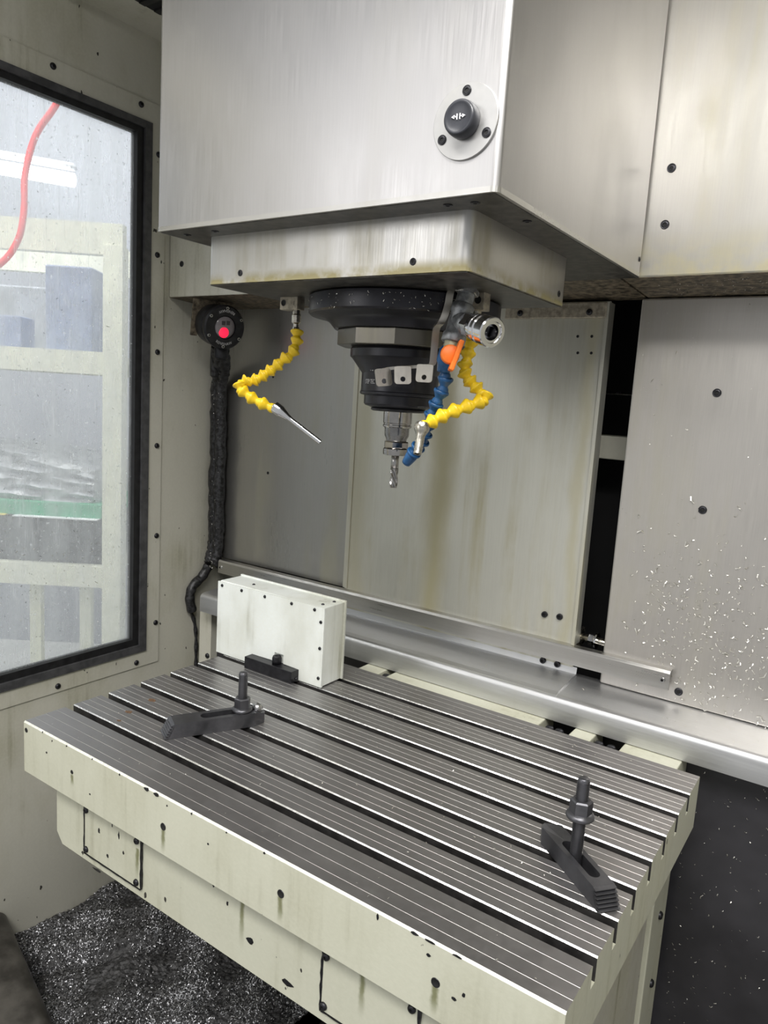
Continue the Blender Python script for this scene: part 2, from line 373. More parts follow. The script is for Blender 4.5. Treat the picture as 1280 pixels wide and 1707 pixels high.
# upper plates (front at y=.562) with the grimy underside
t = plate('upper_cover', 'stainless upper cover plate right of the spindle head, two black screws', G().box(.640, XR - .002, .562, .575, .7015, ZC - .002, 0, .003), 'steel_upper', (1.1, .57, .70))
obj('underside', G().prism([(.563, .7015), (.72, .694), (.72, .70), (.575, .712)], .640, XR - .002, 'x'), 'grime_under', t)
for p in ((.6868 + .006, .562, .85), (.6864 + .006, .562, .7738)): screw(t, p, (0, -1, 0), .0125, 'flat')
t = plate('upper_cover', 'cream upper cover plate between window wall and spindle head', G().box(XL + .002, .168, .562, .575, .7015, ZC - .002, 0, .003), 'cream', (-.1, .57, .70))
obj('underside', G().prism([(.563, .7015), (.72, .694), (.72, .70), (.575, .712)], XL + .002, .636, 'x'), 'grime_under', t)
screw(t, (-.3418, .562, .7723), (0, -1, 0), .0125, 'flat')
# lower plates
t = plate('cover_plate', 'dull grey stainless back plate beside the black conduit', G().box(-.378, .075, .716, .722, .085, .694), 'steel_left', (-.16, .72, .085))
screw(t, (-.205, .716, .315), (0, -1, 0), .007, 'flat'); screw(t, (-.20, .716, .54), (0, -1, 0), .006, 'flat')
g = G(); g.box(.052, .580, .7005, .7045, .0282, .690)
g.box(.5745, .5805, .694, .722, .0875, .688)
g.box(.049, .060, .698, .716, .09, .690)
t = plate('cover_plate', 'large stained stainless back plate behind the milling tool, foot on gutter', g, 'steel_mid', (.32, .70, .024))
obj('top_strip', G().box(.39, .5765, .692, .7005, .662, .688, 0, .0015), 'block', t)
for x in (.4198, .5476): screw(t, (x, .692, .6715), (0, -1, 0), .011, 'dome')
for p in ((.5177, .7, .1307), (.5465, .7, .1326), (.523, .7, .0435), (.5511, .7, .0435)): screw(t, p, (0, -1, 0), .0115, 'socket')
for p in ((.528, .7005, .632), (.553, .7005, .632), (.531, .7005, .604), (.555, .7005, .604)): screw(t, p, (0, -1, 0), .005, 'flat')
obj('foot', G().prism([(.7008, .0283), (.7008, .046), (.6985, .034), (.614, .0265), (.605, .0235), (.605, .0196), (.614, .0225)], .06, .588, 'x'), 'steel_gutter', t)
t = plate('cover_plate', 'stainless back plate on the right, sprinkled with metal chips', G().box(.631, XR - .002, .700, .712, .030, .693, 0, .003), 'steel_right', (1.1, .70, .03))
for p in ((.7637, .7, .5455), (.7646, .7, .3593), (.7635, .7, .0509)): screw(t, p, (0, -1, 0), .0135, 'flat')
for p in ((1.05, .7, .5455), (1.05, .7, .3593)): screw(t, p, (0, -1, 0), .0135, 'flat')
# things seen in the slit between the plates
t = tag(empty('guide_rod', (.62, .85, .5415)), 'thin bright rod crossing the dark slit between back plates', 'rod')
obj('bar', G().tube([(.30, .85, .5415), (.95, .85, .5415)], .0022, 8), 'rod', t)
for x in (.33, .92): obj('bracket', G().box(x - .008, x + .008, .848, .951, .534, .549), 'screw', t)
tag(obj('inner_beam', G().box(.30, .95, .845, .9505, .417, .461, 0, .002), 'beam_in'), 'cream beam inside the dark slit between back plates', 'beam')
t = tag(empty('hinge_bolt', (.60, .72, .074)), 'shiny bolt in the slit just above the rail', 'bolt')
obj('shaft', G().tube([(.560, .735, .095), (.66, .735, .091)], .007, 12), 'nickel', t)
obj('lug', G().box(.5746, .5804, .7215, .748, .078, .110), 'nickel', t)
obj('bolt_head', G().lathe([(.012, 0), (.012, .008), (.010, .010)], 6, 0, Matrix.Translation((.594, .7345, .0937)) @ zrot((1, 0, -.04)), sm=False), 'chrome', t)
obj('washer', G().lathe([(.015, 0), (.015, .003)], 18, 0, Matrix.Translation((.606, .7345, .0932)) @ zrot((1, 0, -.04)), sm=False), 'chrome', t)
# rail across the plates
t = tag(empty('guide_rail', (.2, .69, .05)), 'long stainless strip rail running along the back plates above gutter', 'rail')
obj('bar', G().prism([(.684, .054), (.684, .082), (.687, .0865), (.7003, .0875), (.7003, .085), (.688, .083), (.6885, .054)], -.331, .750, 'x'), 'steel_rail', t)
screw(t, (.739, .684, .0695), (0, -1, 0), .009, 'bright'); screw(t, (-.322, .684, .069), (0, -1, 0), .009, 'bright')
# gutter
g = G().prism([(.715, .030), (.715, .018), (.612, .010), (.606, -.021), (.6005, -.021), (.6005, .012), (.603, .0185), (.608, .0215), (.614, .0228), (.705, .029)], -.30, XR - .004, 'x')
o = obj('drip_gutter', g, 'steel_gutter'); smooth_by_angle(o, 40)
tag(o, 'folded stainless gutter ledge along the rear of the table', 'gutter')
# left end details: cream post below the gutter
t = tag(empty('corner_post', (-.3225, .67, ZF)), 'cream upright sheet below the gutter in the back corner', 'post')
obj('sheet', G().box(-.343, -.302, .64, .70, ZF, -.004), 'cream', t); screw(t, (-.3122, .64, -.1457), (0, -1, 0), .013, 'dome')
tag(obj('rear_apron', G().box(-.3015, .30, .66, .668, -.74, .0145), 'apron'), 'dark sheet below the gutter behind the white box', 'panel')
# black apron right of the table
g = G(); N = 26; v = []; f = []
for i in range(N + 1):
    x = .62 + (XR - .005 - .62) * i / N
    for j in range(13):
        z = .0155 - .7555 * j / 12
        v.append((x, .650 + .007 * math.sin(i * .9) * (j / 12) + .004 * math.sin(j * 1.7 + i * .3), z))
for i in range(N):
    for j in range(12):
        a = i * 13 + j; f.append((a, a + 13, a + 14, a + 1))
nv = len(v); v += [(p[0], p[1] + .004, p[2]) for p in v]; f += [tuple(k + nv for k in reversed(q)) for q in f]
tag(obj('way_curtain', g.add(v, f, 0, True), 'apron'), 'black rubber curtain hanging below gutter right of the table', 'curtain')

# ================================================================== TABLE
LX, WYT = .840, .522
tab = tag(empty('machine_table', (LX / 2, WYT / 2, -.182)), 'T-slotted milling table with cream painted front and dark steel top', 'table')
obj('slab', G().box(0, LX, 0, WYT, -.079, -.026), 'cream_table', tab)
pitch, s0, sw = .063, .06825, .01225
edges = [0.0]
for k in range(7): edges += [s0 + k * pitch, s0 + sw + k * pitch]
edges.append(WYT)
for k in range(8):
    y0, y1 = edges[2 * k], edges[2 * k + 1]
    c = .0015; gw, gd = .00032, .0003
    u0 = 0 if k == 0 else .0055; u1 = 0 if k == 7 else .0055      # T-slot undercut
    poly = []; mi = []
    def P(y, z, m): poly.append((y, z)); mi.append(m)
    # material index belongs to the edge that starts at the point: 0 land, 1 cream, 2 bright, 3 slot
    c0 = .0022 if k == 0 else c
    P(y0, -.026, 3 if k else 1)
    P(y0, -c0, 4 if k == 0 else 2); P(y0 + c0, 0, 0)
    w = y1 - y0
    gl = [.27, .52, .77] if k else [.24, .50, .76]
    for q in gl:
        yc = y0 + w * q
        P(yc - gw, 0, 5); P(yc, -gd, 5); P(yc + gw, 0, 0)
    P(y1 - c, 0, 2); P(y1, -c, 3 if k < 7 else 1)
    P(y1, -.026, 1)
    g = G().prism(poly, 0.0, LX, 'x', 1, None, mi)
    g.mi[-2:] = [1, 1]
    # worn bright lip on the right end
    obj('table_land', g, ['land', 'cream_table', 'bright', 'slot', 'edge_paint', 'scribe'], tab)
for k in range(7):
    obj('slot_floor', G().box(.001, LX - .004, s0 + k * pitch + .0002, s0 + sw + k * pitch - .0002, -.0262, -.0245), 'slot', tab)
for (x, z) in ((.3184, -.041), (.5167, -.0405), (.7149, -.0404), (.1226, -.0378)): screw(tab, (x, -.0002, z), (0, -1, 0), .008 if x > .2 else .005, 'hole', 'drilled_hole')
screw(tab, (.0068, -.0002, -.0125), (0, -1, 0), .006, 'hole', 'drilled_hole')
random.seed(9)
for (x, y, rx, ry) in ((.075, .172, .0085, .0055), (.085, .120, .007, .005), (.10, .092, .004, .003)):
    n = 14; poly = [(x + rx * math.cos(2 * PI * k / n) * random.uniform(.7, 1.1), y + ry * math.sin(2 * PI * k / n) * random.uniform(.7, 1.1)) for k in range(n)]
    obj('rust_spot', G().prism(poly, -.0003, .00012, 'z'), 'rust', tab)
# paint chips on the upper front edge
for (x, z, w, h) in ((.285, -.003, .011, .006), (.305, -.003, .013, .005), (.325, -.010, .003, .003), (.37, -.003, .003, .004), (.645, -.006, .003, .009), (.688, -.002, .010, .003), (.705, -.002, .012, .0025), (.735, -.002, .012, .002), (.705, -.016, .006, .004), (.745, -.037, .005, .005), (.735, -.046, .006, .004),
                     (.05, -.002, .002, .003), (.11, -.003, .003, .003), (.17, -.002, .002, .003), (.23, -.003, .003, .003), (.43, -.003, .003, .003), (.49, -.003, .004, .003), (.40, -.03, .003, .003), (.06, -.03, .004, .004), (.165, -.055, .003, .003)):
    n = 7; poly = [(x + w * .5 * math.cos(2 * PI * k / n) * random.uniform(.6, 1.1), min(-.0001, z + h * .5 * math.sin(2 * PI * k / n) * random.uniform(.6, 1.1))) for k in range(n)]
    obj('paint_chip', G().prism(poly, -.0006, .0004, 'y'), 'screw', tab)
# saddle under the slab
sad = tag(empty('table_saddle', (.43, .26, -.182)), 'cream painted saddle casting recessed under the milling table', 'saddle')
obj('casting', G().prism([(.052, -.0785), (.052, -.165), (.066, -.181), (.80, -.184), (.80, -.0785)], .02, .50, 'y'), 'cream_table', sad)
for (x0, x1) in ((.126, .252), (.567, .69)):
    cv = obj('cover', G().box(x0, x1, .0175, .0205, -.168, -.082, 0, .0006), 'cream_table', sad)
    for x in (x0 + .004, x1 - .008):
        for z in (-.1, -.161): screw(cv, (x, .0175, z), (0, -1, 0), .0095, 'dome')
    for sx_, z0, z1, sd in ((x0 - .0012, -.170, -.085, 1), (x1 + .0008, -.168, -.085, 2)):
        random.seed(sd + int(x0 * 100)); pl = []; pr = []
        for j in range(12):
            z = z0 + (z1 - z0) * j / 11; w = random.uniform(.0005, .0022); pl.append((sx_ - w, z)); pr.append((sx_ + w * .8, z))
        obj('bare_joint', G().prism(pl + pr[::-1], .0170, .0203, 'y'), 'screw', cv)
    pl = []; pr = []
    for j in range(16):
        x = x0 + (x1 - x0) * j / 15; w = random.uniform(.0004, .0016); pl.append((x, -.169 - w)); pr.append((x, -.169 + w))
    obj('bare_joint', G().prism(pl + pr[::-1], .0170, .0203, 'y'), 'screw', cv)
for (x, z, w, h) in ((.44, -.088, .022, .006), (.455, -.142, .014, .010), (.515, -.165, .020, .009), (.415, -.112, .004, .006), (.16, -.12, .006, .009), (.19, -.10, .003, .008), (.215, -.13, .005, .006), (.18, -.15, .006, .007), (.35, -.083, .03, .003), (.205, -.108, .004, .012), (.155, -.183, .022, .004), (.39, -.10, .004, .005), (.71, -.12, .008, .006)):
    n = 8; poly = [(x + w * .5 * math.cos(2 * PI * k / n) * random.uniform(.5, 1.1), z + h * .5 * math.sin(2 * PI * k / n) * random.uniform(.5, 1.1)) for k in range(n)]
    yy = .0172 if .126 < x < .252 or x > .567 else .0194
    obj('paint_chip', G().prism(poly, yy, yy + .001, 'y'), 'screw', sad)
# bed pedestal right/back below the saddle
bed = tag(empty('machine_bed', (.55, .42, ZF)), 'cream painted machine bed under the table saddle', 'bed')
obj('casting', G().box(.48, .786, .24, .6, ZF, -.185, 0, .01), 'cream_table', bed)
obj('side_sheet', G().box(.55, .797, .22, .505, ZF, -.1845), 'cream', bed)
eb = obj('edge_strip', G().box(.70, .801, .5245, .622, ZF, -.06, 0, .002), 'cream_table', bed)
for z in (-.27, -.39, -.5): screw(eb, (.801, .575, z), (1, 0, 0), .013, 'dome')
for (x0, x1) in ((.196, .243), (.262, .575), (.628, .664), (.711, .80)):
    obj('ledge', G().box(x0, x1, .535, .645, -.075, -.0225, 0, .002), 'cream_table', bed)
for x in (.252, .59, .607, .675, .695):
    obj('stud_bolt', G().lathe([(.008, -.09), (.008, -.03), (.006, -.026)], 14, 0, Matrix.Translation((x, .585, 0))), 'screw', bed)
obj('rear_beam', G().box(.19, .80, .54, .642, -.12, -.0745), 'dark_under', bed)

# ================================================================== WHITE BOX on the table
bx = tag(empty('probe_cover_box', (.115, .424, 0)), 'white painted box with screwed lid standing on the table', 'box')
obj('body', G().box(-.016, .2415, .3985, .4555, .002, .1440, 0, .001), 'box_white', bx)
obj('front_cover', G().prism([(-.0185, .002), (-.0185, .1425), (.2440, .1445), (.2440, .002), (.192, .002), (.192, .0215), (.155, .0225), (.155, .039), (.133, .039), (.133, .0225), (.076, .0215), (.076, .002)], .3942, .3985, 'y'), 'box_white', bx)
obj('back_cover', G().box(-.0185, .2440, .4525, .4570, .001, .1465, 0, .0008), 'box_white', bx)
obj('base_strip', G().box(-.012, .238, .400, .450, 0, .003), 'rubber', bx)
for p in ((-.007, .136), (.045, .1365), (.104, .137), (.169, .1378), (.222, .138), (.237, .119), (.2375, .072), (.2375, .018)): screw(bx, (p[0], .3942, p[1]), (0, -1, 0), .006, 'dome')
for p in ((.225, .412), (.228, .440), (.05, .42)): screw(bx, (p[0], p[1], .1438), (0, 0, 1), .006, 'dome')
kb = tag(empty('clamp_block', (.13, .385, 0)), 'black steel bar clamped against the foot of white box', 'block')
obj('bar', G().box(.0765, .1915, .3755, .3988, 0, .0215, 0, .0008), 'black', kb)
obj('bolt', G().lathe([(.0085, .021), (.0085, .033), (.0075, .035), (.0075, .036), (.004, .036), (.0038, .028), (.0001, .028)], 20, 0, Matrix.Translation((.144, .389, 0))), 'black', kb)
screw(kb, (.1915, .389, .006), (1, 0, 0), .006, 'dome')

# ================================================================== CLAMPS
def clamp(name, label, loc, ang, length, width, h, slot, nose, stud_at, stud_top, nut_z, flange_low=True):
    """local x runs from the serrated toe (0) towards the nose"""
    t = tag(empty(name, loc, ang, local=True), label, 'clamp', 'step clamps')
    w = width / 2; sw_ = width * .26
    g = G(); n = 8
    s0_, s1_ = slot
    # outline of bar with a slot: build top/bottom faces as two half C shapes
    half = []
    for sgn in (1, -1):
        arc1 = [(s1_ + sw_ * math.sin(a), sgn * sw_ * math.cos(a)) for a in [PI / 2 * k / n for k in range(n, -1, -1)]]     # from axis to side at far end
        arc0 = [(s0_ - sw_ * math.sin(a), sgn * sw_ * math.cos(a)) for a in [PI / 2 * k / n for k in range(0, n + 1)]]
        inner = arc1 + arc0
        tip = length + nose
        outer = [(0, 0), (0, sgn * w), (length, sgn * w), (tip, sgn * w * .45), (tip + .003, 0)]
        loop = inner + outer
        m = len(loop); v = []
        for q, (x, y) in enumerate(loop):
            dx = .012 * 0 if x > .001 else 0
            v.append((x - (.0 if x > .001 else .0), y, 0.0))
        for (x, y) in loop:
            xx = x + (.011 if x < .001 else 0)            # toe face leans back
            zz = h if x <= length + .001 else h - .006
            v.append((xx, y, zz))
        f = [tuple(range(m)), tuple(range(m, 2 * m))]
        for k in range(m):
            k2 = (k + 1) % m
            if abs(loop[k][1]) < 1e-6 and abs(loop[k2][1]) < 1e-6: continue
            f.append((k, k2, m + k2, m + k))
        g.add(v, f, 0)
    o = obj('bar', g, 'black_clamp', t)
    bm = bmesh.new(); bm.from_mesh(o.data); bmesh.ops.remove_doubles(bm, verts=bm.verts, dist=1e-5)
    bmesh.ops.triangulate(bm, faces=[f for f in bm.faces if len(f.verts) > 6]); bmesh.ops.recalc_face_normals(bm, faces=bm.faces); bm.to_mesh(o.data); bm.free()
    for k in range(6):     # serrations standing proud of the leaning toe face
        fx = lambda q: .011 * q; fz = lambda q: h * q
        q0, q1 = k / 6 + .004, (k + 1) / 6 - .02
        poly = [(fx(q0) + .002, fz(q0)), (fx(q0) - .0034, fz(q0) + .0012), (fx(q0) - .0030, fz(q0) + .0020), (fx(q1), fz(q1)), (fx(q1) + .002, fz(q1))]
        obj('tooth', G().prism(poly, -w, w, 'y'), 'black_clamp', t)
    sx_ = stud_at
    # threaded stud (rings read as thread)
    zs = .001; prof = []
    while zs < stud_top - .004:
        prof += [(.0056, zs), (.0071, zs + .0012)]; zs += .0024
    prof += [(.0062, stud_top - .003), (.0062, stud_top - .001), (.0050, stud_top)]
    obj('stud', G().lathe(prof, 16, 0, Matrix.Translation((sx_, 0, 0))), 'black_clamp', t)
    nz = nut_z
    nut = obj('nut', G().lathe([(.0108, nz + .004), (.0125, nz + .005), (.0125, nz + .0195), (.0108, nz + .021)], 6, 0, Matrix.Translation((sx_, 0, 0)), sm=False), 'black_clamp', t)
    obj('nut_flange', G().lathe([(.0150, nz), (.0158, nz + .0015), (.0150, nz + .004), (.0115, nz + .0065)], 28, 0, Matrix.Translation((sx_, 0, 0))), 'black_clamp', nut)
    return t
cl = clamp('step_clamp', 'black step clamp bar with short stud, lying near the white box', (.188, .106, .0002), math.atan2(.88, .47), .130, .032, .0215, (.060, .124), .018, .115, .083, .0215)
obj('nose_ball', G().lathe([(.0001, .0165)] + [(.0085 * math.sin(a), .025 - .0085 * math.cos(a)) for a in [PI * k / 9 for k in range(1, 9)]] + [(.0001, .0335)], 16, 0, Matrix.Translation((.139, 0, -.003)), caps=False), 'bolt_steel', cl)
clamp('step_clamp', 'black step clamp bar with nut raised high on its stud', (.8265, .152, .0002), math.atan2(.627, -.78), .118, .0255, .0205, (.030, .082), .014, .0655, .110, .064)

# ================================================================== SPINDLE HEAD
hd = tag(empty('spindle_head', (.42, .317, .5)), 'stainless boxed spindle head with black spindle nose above the table', 'spindle head')
HX0, HX1, HY0, HY1, HZ0 = .174, .666, .090, .560, .7018
def vbox(x0, x1, y0, y1, z0, z1, r, bot_open=False):
    """box with rounded vertical edges, thin walled look"""
    pts = []
    for (cx, cy, a0) in ((x1 - r, y1 - r, 0), (x0 + r, y1 - r, PI / 2), (x0 + r, y0 + r, PI), (x1 - r, y0 + r, 3 * PI / 2)):
        for k in range(6): a = a0 + PI / 2 * k / 5; pts.append((cx + r * math.cos(a), cy + r * math.sin(a)))
    return pts
hous = obj('housing', G().prism(vbox(HX0, HX1, HY0, HY1, 0, 0, .007), HZ0 + .004, ZC - .006, 'z'), 'steel_front', hd); smooth_by_angle(hous, 30)
hem = [(x, y) for x, y in vbox(HX0 - .0006, HX1 + .0006, HY0 - .0006, HY1, 0, 0, .0076)]
obj('hem', G().prism(hem, HZ0 - .0005, HZ0 + .005, 'z'), 'steel_rail', hous)
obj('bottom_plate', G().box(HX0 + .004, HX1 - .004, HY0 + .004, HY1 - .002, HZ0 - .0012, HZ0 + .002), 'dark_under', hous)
for p in ((.205, .115), (.26, .113), (.60, .113), (.648, .20), (.63, .115)): screw(hous, (p[0], p[1], HZ0 - .001), (0, 0, -1), .010, 'flat')
screw(hous, (HX1, .548, .725), (1, 0, 0), .007, 'flat')
# tool release button
bp = obj('button_plate', G().lathe([(.0347, 0), (.0347, .0022), (.0343, .0026)], 64, 0, Matrix.Translation((.6275, HY0, .7675)) @ zrot((0, -1, 0))), 'plate', hd); smooth_by_angle(bp, 35)
for p in ((.6275, .7948), (.6517, .754), (.6038, .754)): screw(bp, (p[0], HY0 - .0026, p[1]), (0, -1, 0), .0095, 'flat')
Mb = Matrix.Translation((.6275, HY0 - .002, .7675)) @ zrot((0, -1, 0))
bt = obj('button', G().lathe([(.0160, 0), (.0168, .002), (.0168, .008), (.0160, .0125), (.0150, .0138), (.0138, .0140), (.0128, .0136), (.0100, .0128), (.0060, .0123), (.0001, .0121)], 40, 0, Mb), 'button', bp)
g = G()
for s in (-1, 1):
    X = lambda a: .6275 + s * a
    yb = HY0 - .002 - .0136
    def flat(poly):
        p = [(X(a), .7678 + b) for a, b in poly]
        g.prism(p if s > 0 else p[::-1], yb, yb + .0012, 'y')
    flat([(.0012, -.0026), (.0020, -.0026), (.0020, .0026), (.0012, .0026)])
    flat([(.0020, -.0004), (.0050, -.0004), (.0050, .0004), (.0020, .0004)])
    flat([(.0042, -.0017), (.0075, 0), (.0042, .0017)])
tag(obj('arrow_symbol', g, 'ink', bt), 'white double arrow symbol')
# lower skirt
sk = obj('skirt', G().prism(vbox(.2225, .6175, .1345, .4040, 0, 0, .011), .6425, .7012, 'z'), 'steel_skirt', hd); smooth_by_angle(sk, 30)
obj('skirt_rim', G().prism(vbox(.2222, .6178, .1342, .4043, 0, 0, .0112), .6400, .6432, 'z'), 'steel_skirt', sk)
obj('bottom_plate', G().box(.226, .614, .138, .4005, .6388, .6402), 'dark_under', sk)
for p in ((.2849, .1345, .652), (.5484, .1345, .6522)): screw(sk, p, (0, -1, 0), .008, 'flat')
screw(sk, (.6175, .380, .653), (1, 0, 0), .008, 'flat')
# spindle body
AX = Matrix.Translation((.42, .317, 0))
o = obj('spindle_flange', G().lathe([(.128, .6386), (.1325, .636), (.1325, .615), (.130, .6125), (.110, .6085), (.103, .604), (.0955, .5955)][::-1] , 72, 0, AX), 'black_spindle', hd); smooth_by_angle(o, 30)
o = obj('spindle_collar', G().lathe([(.0905, .5735), (.0915, .5745), (.0915, .594), (.0905, .596)], 10, 0, AX, sm=False, ph=math.radians(9)), 'collar', hd)
o = obj('spindle_nose', G().lathe([(.040, .492), (.0475, .4945), (.0495, .497), (.0495, .508), (.0545, .509), (.0558, .5105), (.0558, .5125), (.0548, .514), (.0548, .5155), (.0545, .517), (.0545, .5385), (.0690, .5575), (.0720, .560), (.0720, .570), (.0690, .5745)], 64, 0, AX), 'black_spindle', hd); smooth_by_angle(o, 30)
o = obj('spindle_ring', G().lathe([(.036, .487), (.0390, .4885), (.0390, .4905), (.0365, .493)], 48, 0, AX), 'black', hd); smooth_by_angle(o, 35)
# lettering bent on the nose cylinder
def text_mesh(body, size, bold=False):
    cu = bpy.data.curves.new('lettering', 'FONT'); cu.body = body; cu.size = size; cu.align_x = 'CENTER'; cu.extrude = 0
    to = bpy.data.objects.new('lettering', cu); COL.objects.link(to)
    dg = bpy.context.evaluated_depsgraph_get(); me = to.evaluated_get(dg).to_mesh()
    v = [p.co.copy() for p in me.vertices]; f = [tuple(p.vertices) for p in me.polygons]
    bpy.data.objects.remove(to); bpy.data.curves.remove(cu); return v, f
def letter_cyl(body, size, ang, z, r, mat, parent, label=None, sx=1.0):
    v, f = text_mesh(body, size); g = G()
    vv = []
    for p in v:
        a = ang + p.x * sx / r; vv.append((.42 + r * math.cos(a), .317 + r * math.sin(a), z + p.y))
    nv = len(vv); vi = [(.42 + (x - .42) * .985, .317 + (y - .317) * .985, zz) for x, y, zz in vv]
    g.add(vv + vi, f + [tuple(k + nv for k in reversed(q)) for q in f], 0)
    o = obj('lettering', g, mat, parent, normals=False)
    if label: o['label'] = label
    return o
view = math.atan2(-.556 - .317, 1.001 - .42)
nose = o_nose = [c for c in hd.children if c.name.startswith('spindle_nose')][0]
letter_cyl('STEP TEC', .0085, view - .86, .5235, .0549, 'ink_grey', nose, 'grey STEP TEC lettering', .58)
letter_cyl('FS', .0075, view - .76, .5405, .0570, 'ink_grey', nose, None, .9)
# bracket with three clips in front of the nose
br = tag(empty('clip_bracket', (.49, .25, .53)), 'bent steel strap with three small clips beside the spindle nose', 'bracket')
st_pts = [(.5355, .2436, .6395), (.5346, .2419, .6344), (.5336, .2409, .6228), (.5314, .2379, .6079), (.5260, .2381, .5993), (.5172, .2447, .5942), (.5101, .2548, .5759), (.5087, .2558, .5532), (.5060, .2535, .5495)]
def ribbon(pts, wdir, w, th):
    g = G(); P_ = [Vector(p) for p in pts]; v = []
    wd = Vector(wdir).normalized()
    for i, p in enumerate(P_):
        t = (P_[min(i + 1, len(P_) - 1)] - P_[max(i - 1, 0)]).normalized(); nn = t.cross(wd).normalized()
        for a, b in ((-1, -1), (1, -1), (1, 1), (-1, 1)): v.append(p + wd * a * w / 2 + nn * b * th / 2)
    f = []
    for i in range(len(P_) - 1):
        for k in range(4): f.append((i * 4 + k, i * 4 + (k + 1) % 4, i * 4 + 4 + (k + 1) % 4, i * 4 + 4 + k))
    f += [(3, 2, 1, 0), tuple(len(v) - 4 + k for k in range(4))]
    return g.add(v, f, 0)
def smooth_path(pts, n=5):
    P_ = [Vector(p) for p in pts]; out = []
    for i in range(len(P_) - 1):
        p0, p1, p2, p3 = P_[max(i - 1, 0)], P_[i], P_[i + 1], P_[min(i + 2, len(P_) - 1)]
        for k in range(n):
            t = k / n
            out.append(.5 * ((2 * p1) + (p2 - p0) * t + (2 * p0 - 5 * p1 + 4 * p2 - p3) * t * t + (3 * p1 - p0 - 3 * p2 + p3) * t ** 3))
    out.append(P_[-1]); return out
o = obj('strap', ribbon(smooth_path(st_pts), (.75, .55, .05), .009, .0022), 'tab', br); smooth_by_angle(o, 40)
o = obj('cross_strap', ribbon(smooth_path([(.5085, .2560, .5505), (.5041, .2525, .5490), (.4864, .2460, .5466), (.4621, .2352, .5437), (.4470, .2320, .5405)]), (.1, -.3, 1), .004, .002), 'tab', br)
def tab_geo(c, nrm, tilt, w=.0215, h=.0225, th=.0022):
    n = Vector(nrm).normalized(); right = Vector((0, 0, 1)).cross(n).normalized() * -1
    q = Quaternion(n, tilt); right = q @ right; up = n.cross(right) * -1
    if up.z < 0: up = -up
    pts = []; r = .004
    for (cx, cy, a0) in ((w / 2 - r, h / 2 - r * .4, 0), (-w / 2 + r, h / 2 - r * .4, PI / 2), (-w / 2 + r, -h / 2 + r, PI), (w / 2 - r, -h / 2 + r, 3 * PI / 2)):
        for k in range(5): a = a0 + PI / 2 * k / 4; pts.append((cx + r * math.cos(a), cy + (r if a0 >= PI else r * .4) * math.sin(a)))
    g = G(); c = Vector(c); m = len(pts)
    hole = [(.0033 * math.cos(2 * PI * k / m + .6), -.005 + .0033 * math.sin(2 * PI * k / m + .6)) for k in range(m)]
    v = []
    for s in (1, -1):
        for lst in (pts, hole): v += [c + right * a + up * b + n * s * th / 2 for a, b in lst]
    f = []
    # match hole start to outline by angle
    off = min(range(m), key=lambda o_: sum((math.atan2(hole[(k + o_) % m][1] + .005, hole[(k + o_) % m][0]) - math.atan2(pts[k][1] + .005, pts[k][0])) ** 2 for k in range(m)))
    H = lambda k, base: base + (k + off) % m
    for k in range(m):
        k2 = (k + 1) % m
        f.append((k, k2, H(k2, m), H(k, m))); f.append((2 * m + k, H(k, 3 * m), H(k2, 3 * m), 2 * m + k2))
        f.append((k, 2 * m + k, 2 * m + k2, k2)); f.append((H(k, m), H(k2, m), H(k2, 3 * m), H(k, 3 * m)))
    return g.add(v, f, 0)
camv = Vector((1.001 - .48, -.556 - .24, 0)).normalized()
for c, tl, rot in (((.5046, .2443, .5387), 0.0, -.30), ((.4796, .2326, .5349), .06, .15), ((.4541, .2268, .5311), .14, .35)):
    obj('clip', tab_geo(c, Matrix.Rotation(rot, 3, 'Z') @ camv + Vector((0, 0, .12)), tl), 'tab', br)
# ---------------------------------------------------------------- tool holder and cutter
th_ = tag(empty('tool_holder', (.42, .317, .425)), 'polished steel collet chuck clamped in the spindle', 'tool holder')
o = obj('shank', G().lathe([(.0195, .4905), (.0205, .489), (.0205, .4715), (.0196, .4705), (.0196, .4690), (.0206, .4680), (.0206, .4660), (.0192, .4648)][::-1], 40, 0, AX), 'holder', th_); smooth_by_angle(o, 30)
o = obj('neck', G().lathe([(.0140, .4440), (.0150, .4490), (.0172, .4530), (.0176, .4560), (.0176, .4630), (.0182, .4655)], 40, 0, AX), 'holder_dark', th_); smooth_by_angle(o, 30)
nt_ = obj('collet_nut', G().lathe([(.0150, .4255), (.0178, .4262), (.0182, .4275), (.0182, .4345), (.0165, .4362)], 40, 0, AX), 'holder', th_); smooth_by_angle(nt_, 30)
obj('nut_hexagon', G().lathe([(.0172, .4360), (.0178, .4372), (.0178, .4440), (.0168, .4456)], 8, 0, AX, sm=False, ph=.3), 'holder', nt_)
em = tag(empty('end_mill', (.42, .317, .3787)), 'fluted carbide end mill hanging below the collet nut', 'end mill')
obj('shank', G().lathe([(.0055, .404), (.0055, .427)], 20, 0, AX), 'carbide', em)
g = G(); n = 40; NZ = 44; v = []; f = []
for j in range(NZ + 1):
    z = .3787 + (.4065 - .3787) * j / NZ; tw = j / NZ * 2.6
    fade = min(1, (NZ - j) / 9)
    for k in range(n):
        a = 2 * PI * k / n
        ph = ((a * 4 / (2 * PI)) % 1.0)
        dep = (math.sin(PI * min(1, ph / .72)) ** .8 if ph < .72 else 0) * .0030 * fade
        r = .0057 - dep
        if j == 0: r *= .93
        v.append((.42 + r * math.cos(a - tw), .317 + r * math.sin(a - tw), z))
for j in range(NZ):
    for k in range(n):
        k2 = (k + 1) % n; f.append((j * n + k, j * n + k2, (j + 1) * n + k2, (j + 1) * n + k))
f.append(tuple(range(n)))
o = obj('flutes', g.add(v, f, 0), 'carbide', em); smooth_by_angle(o, 40)

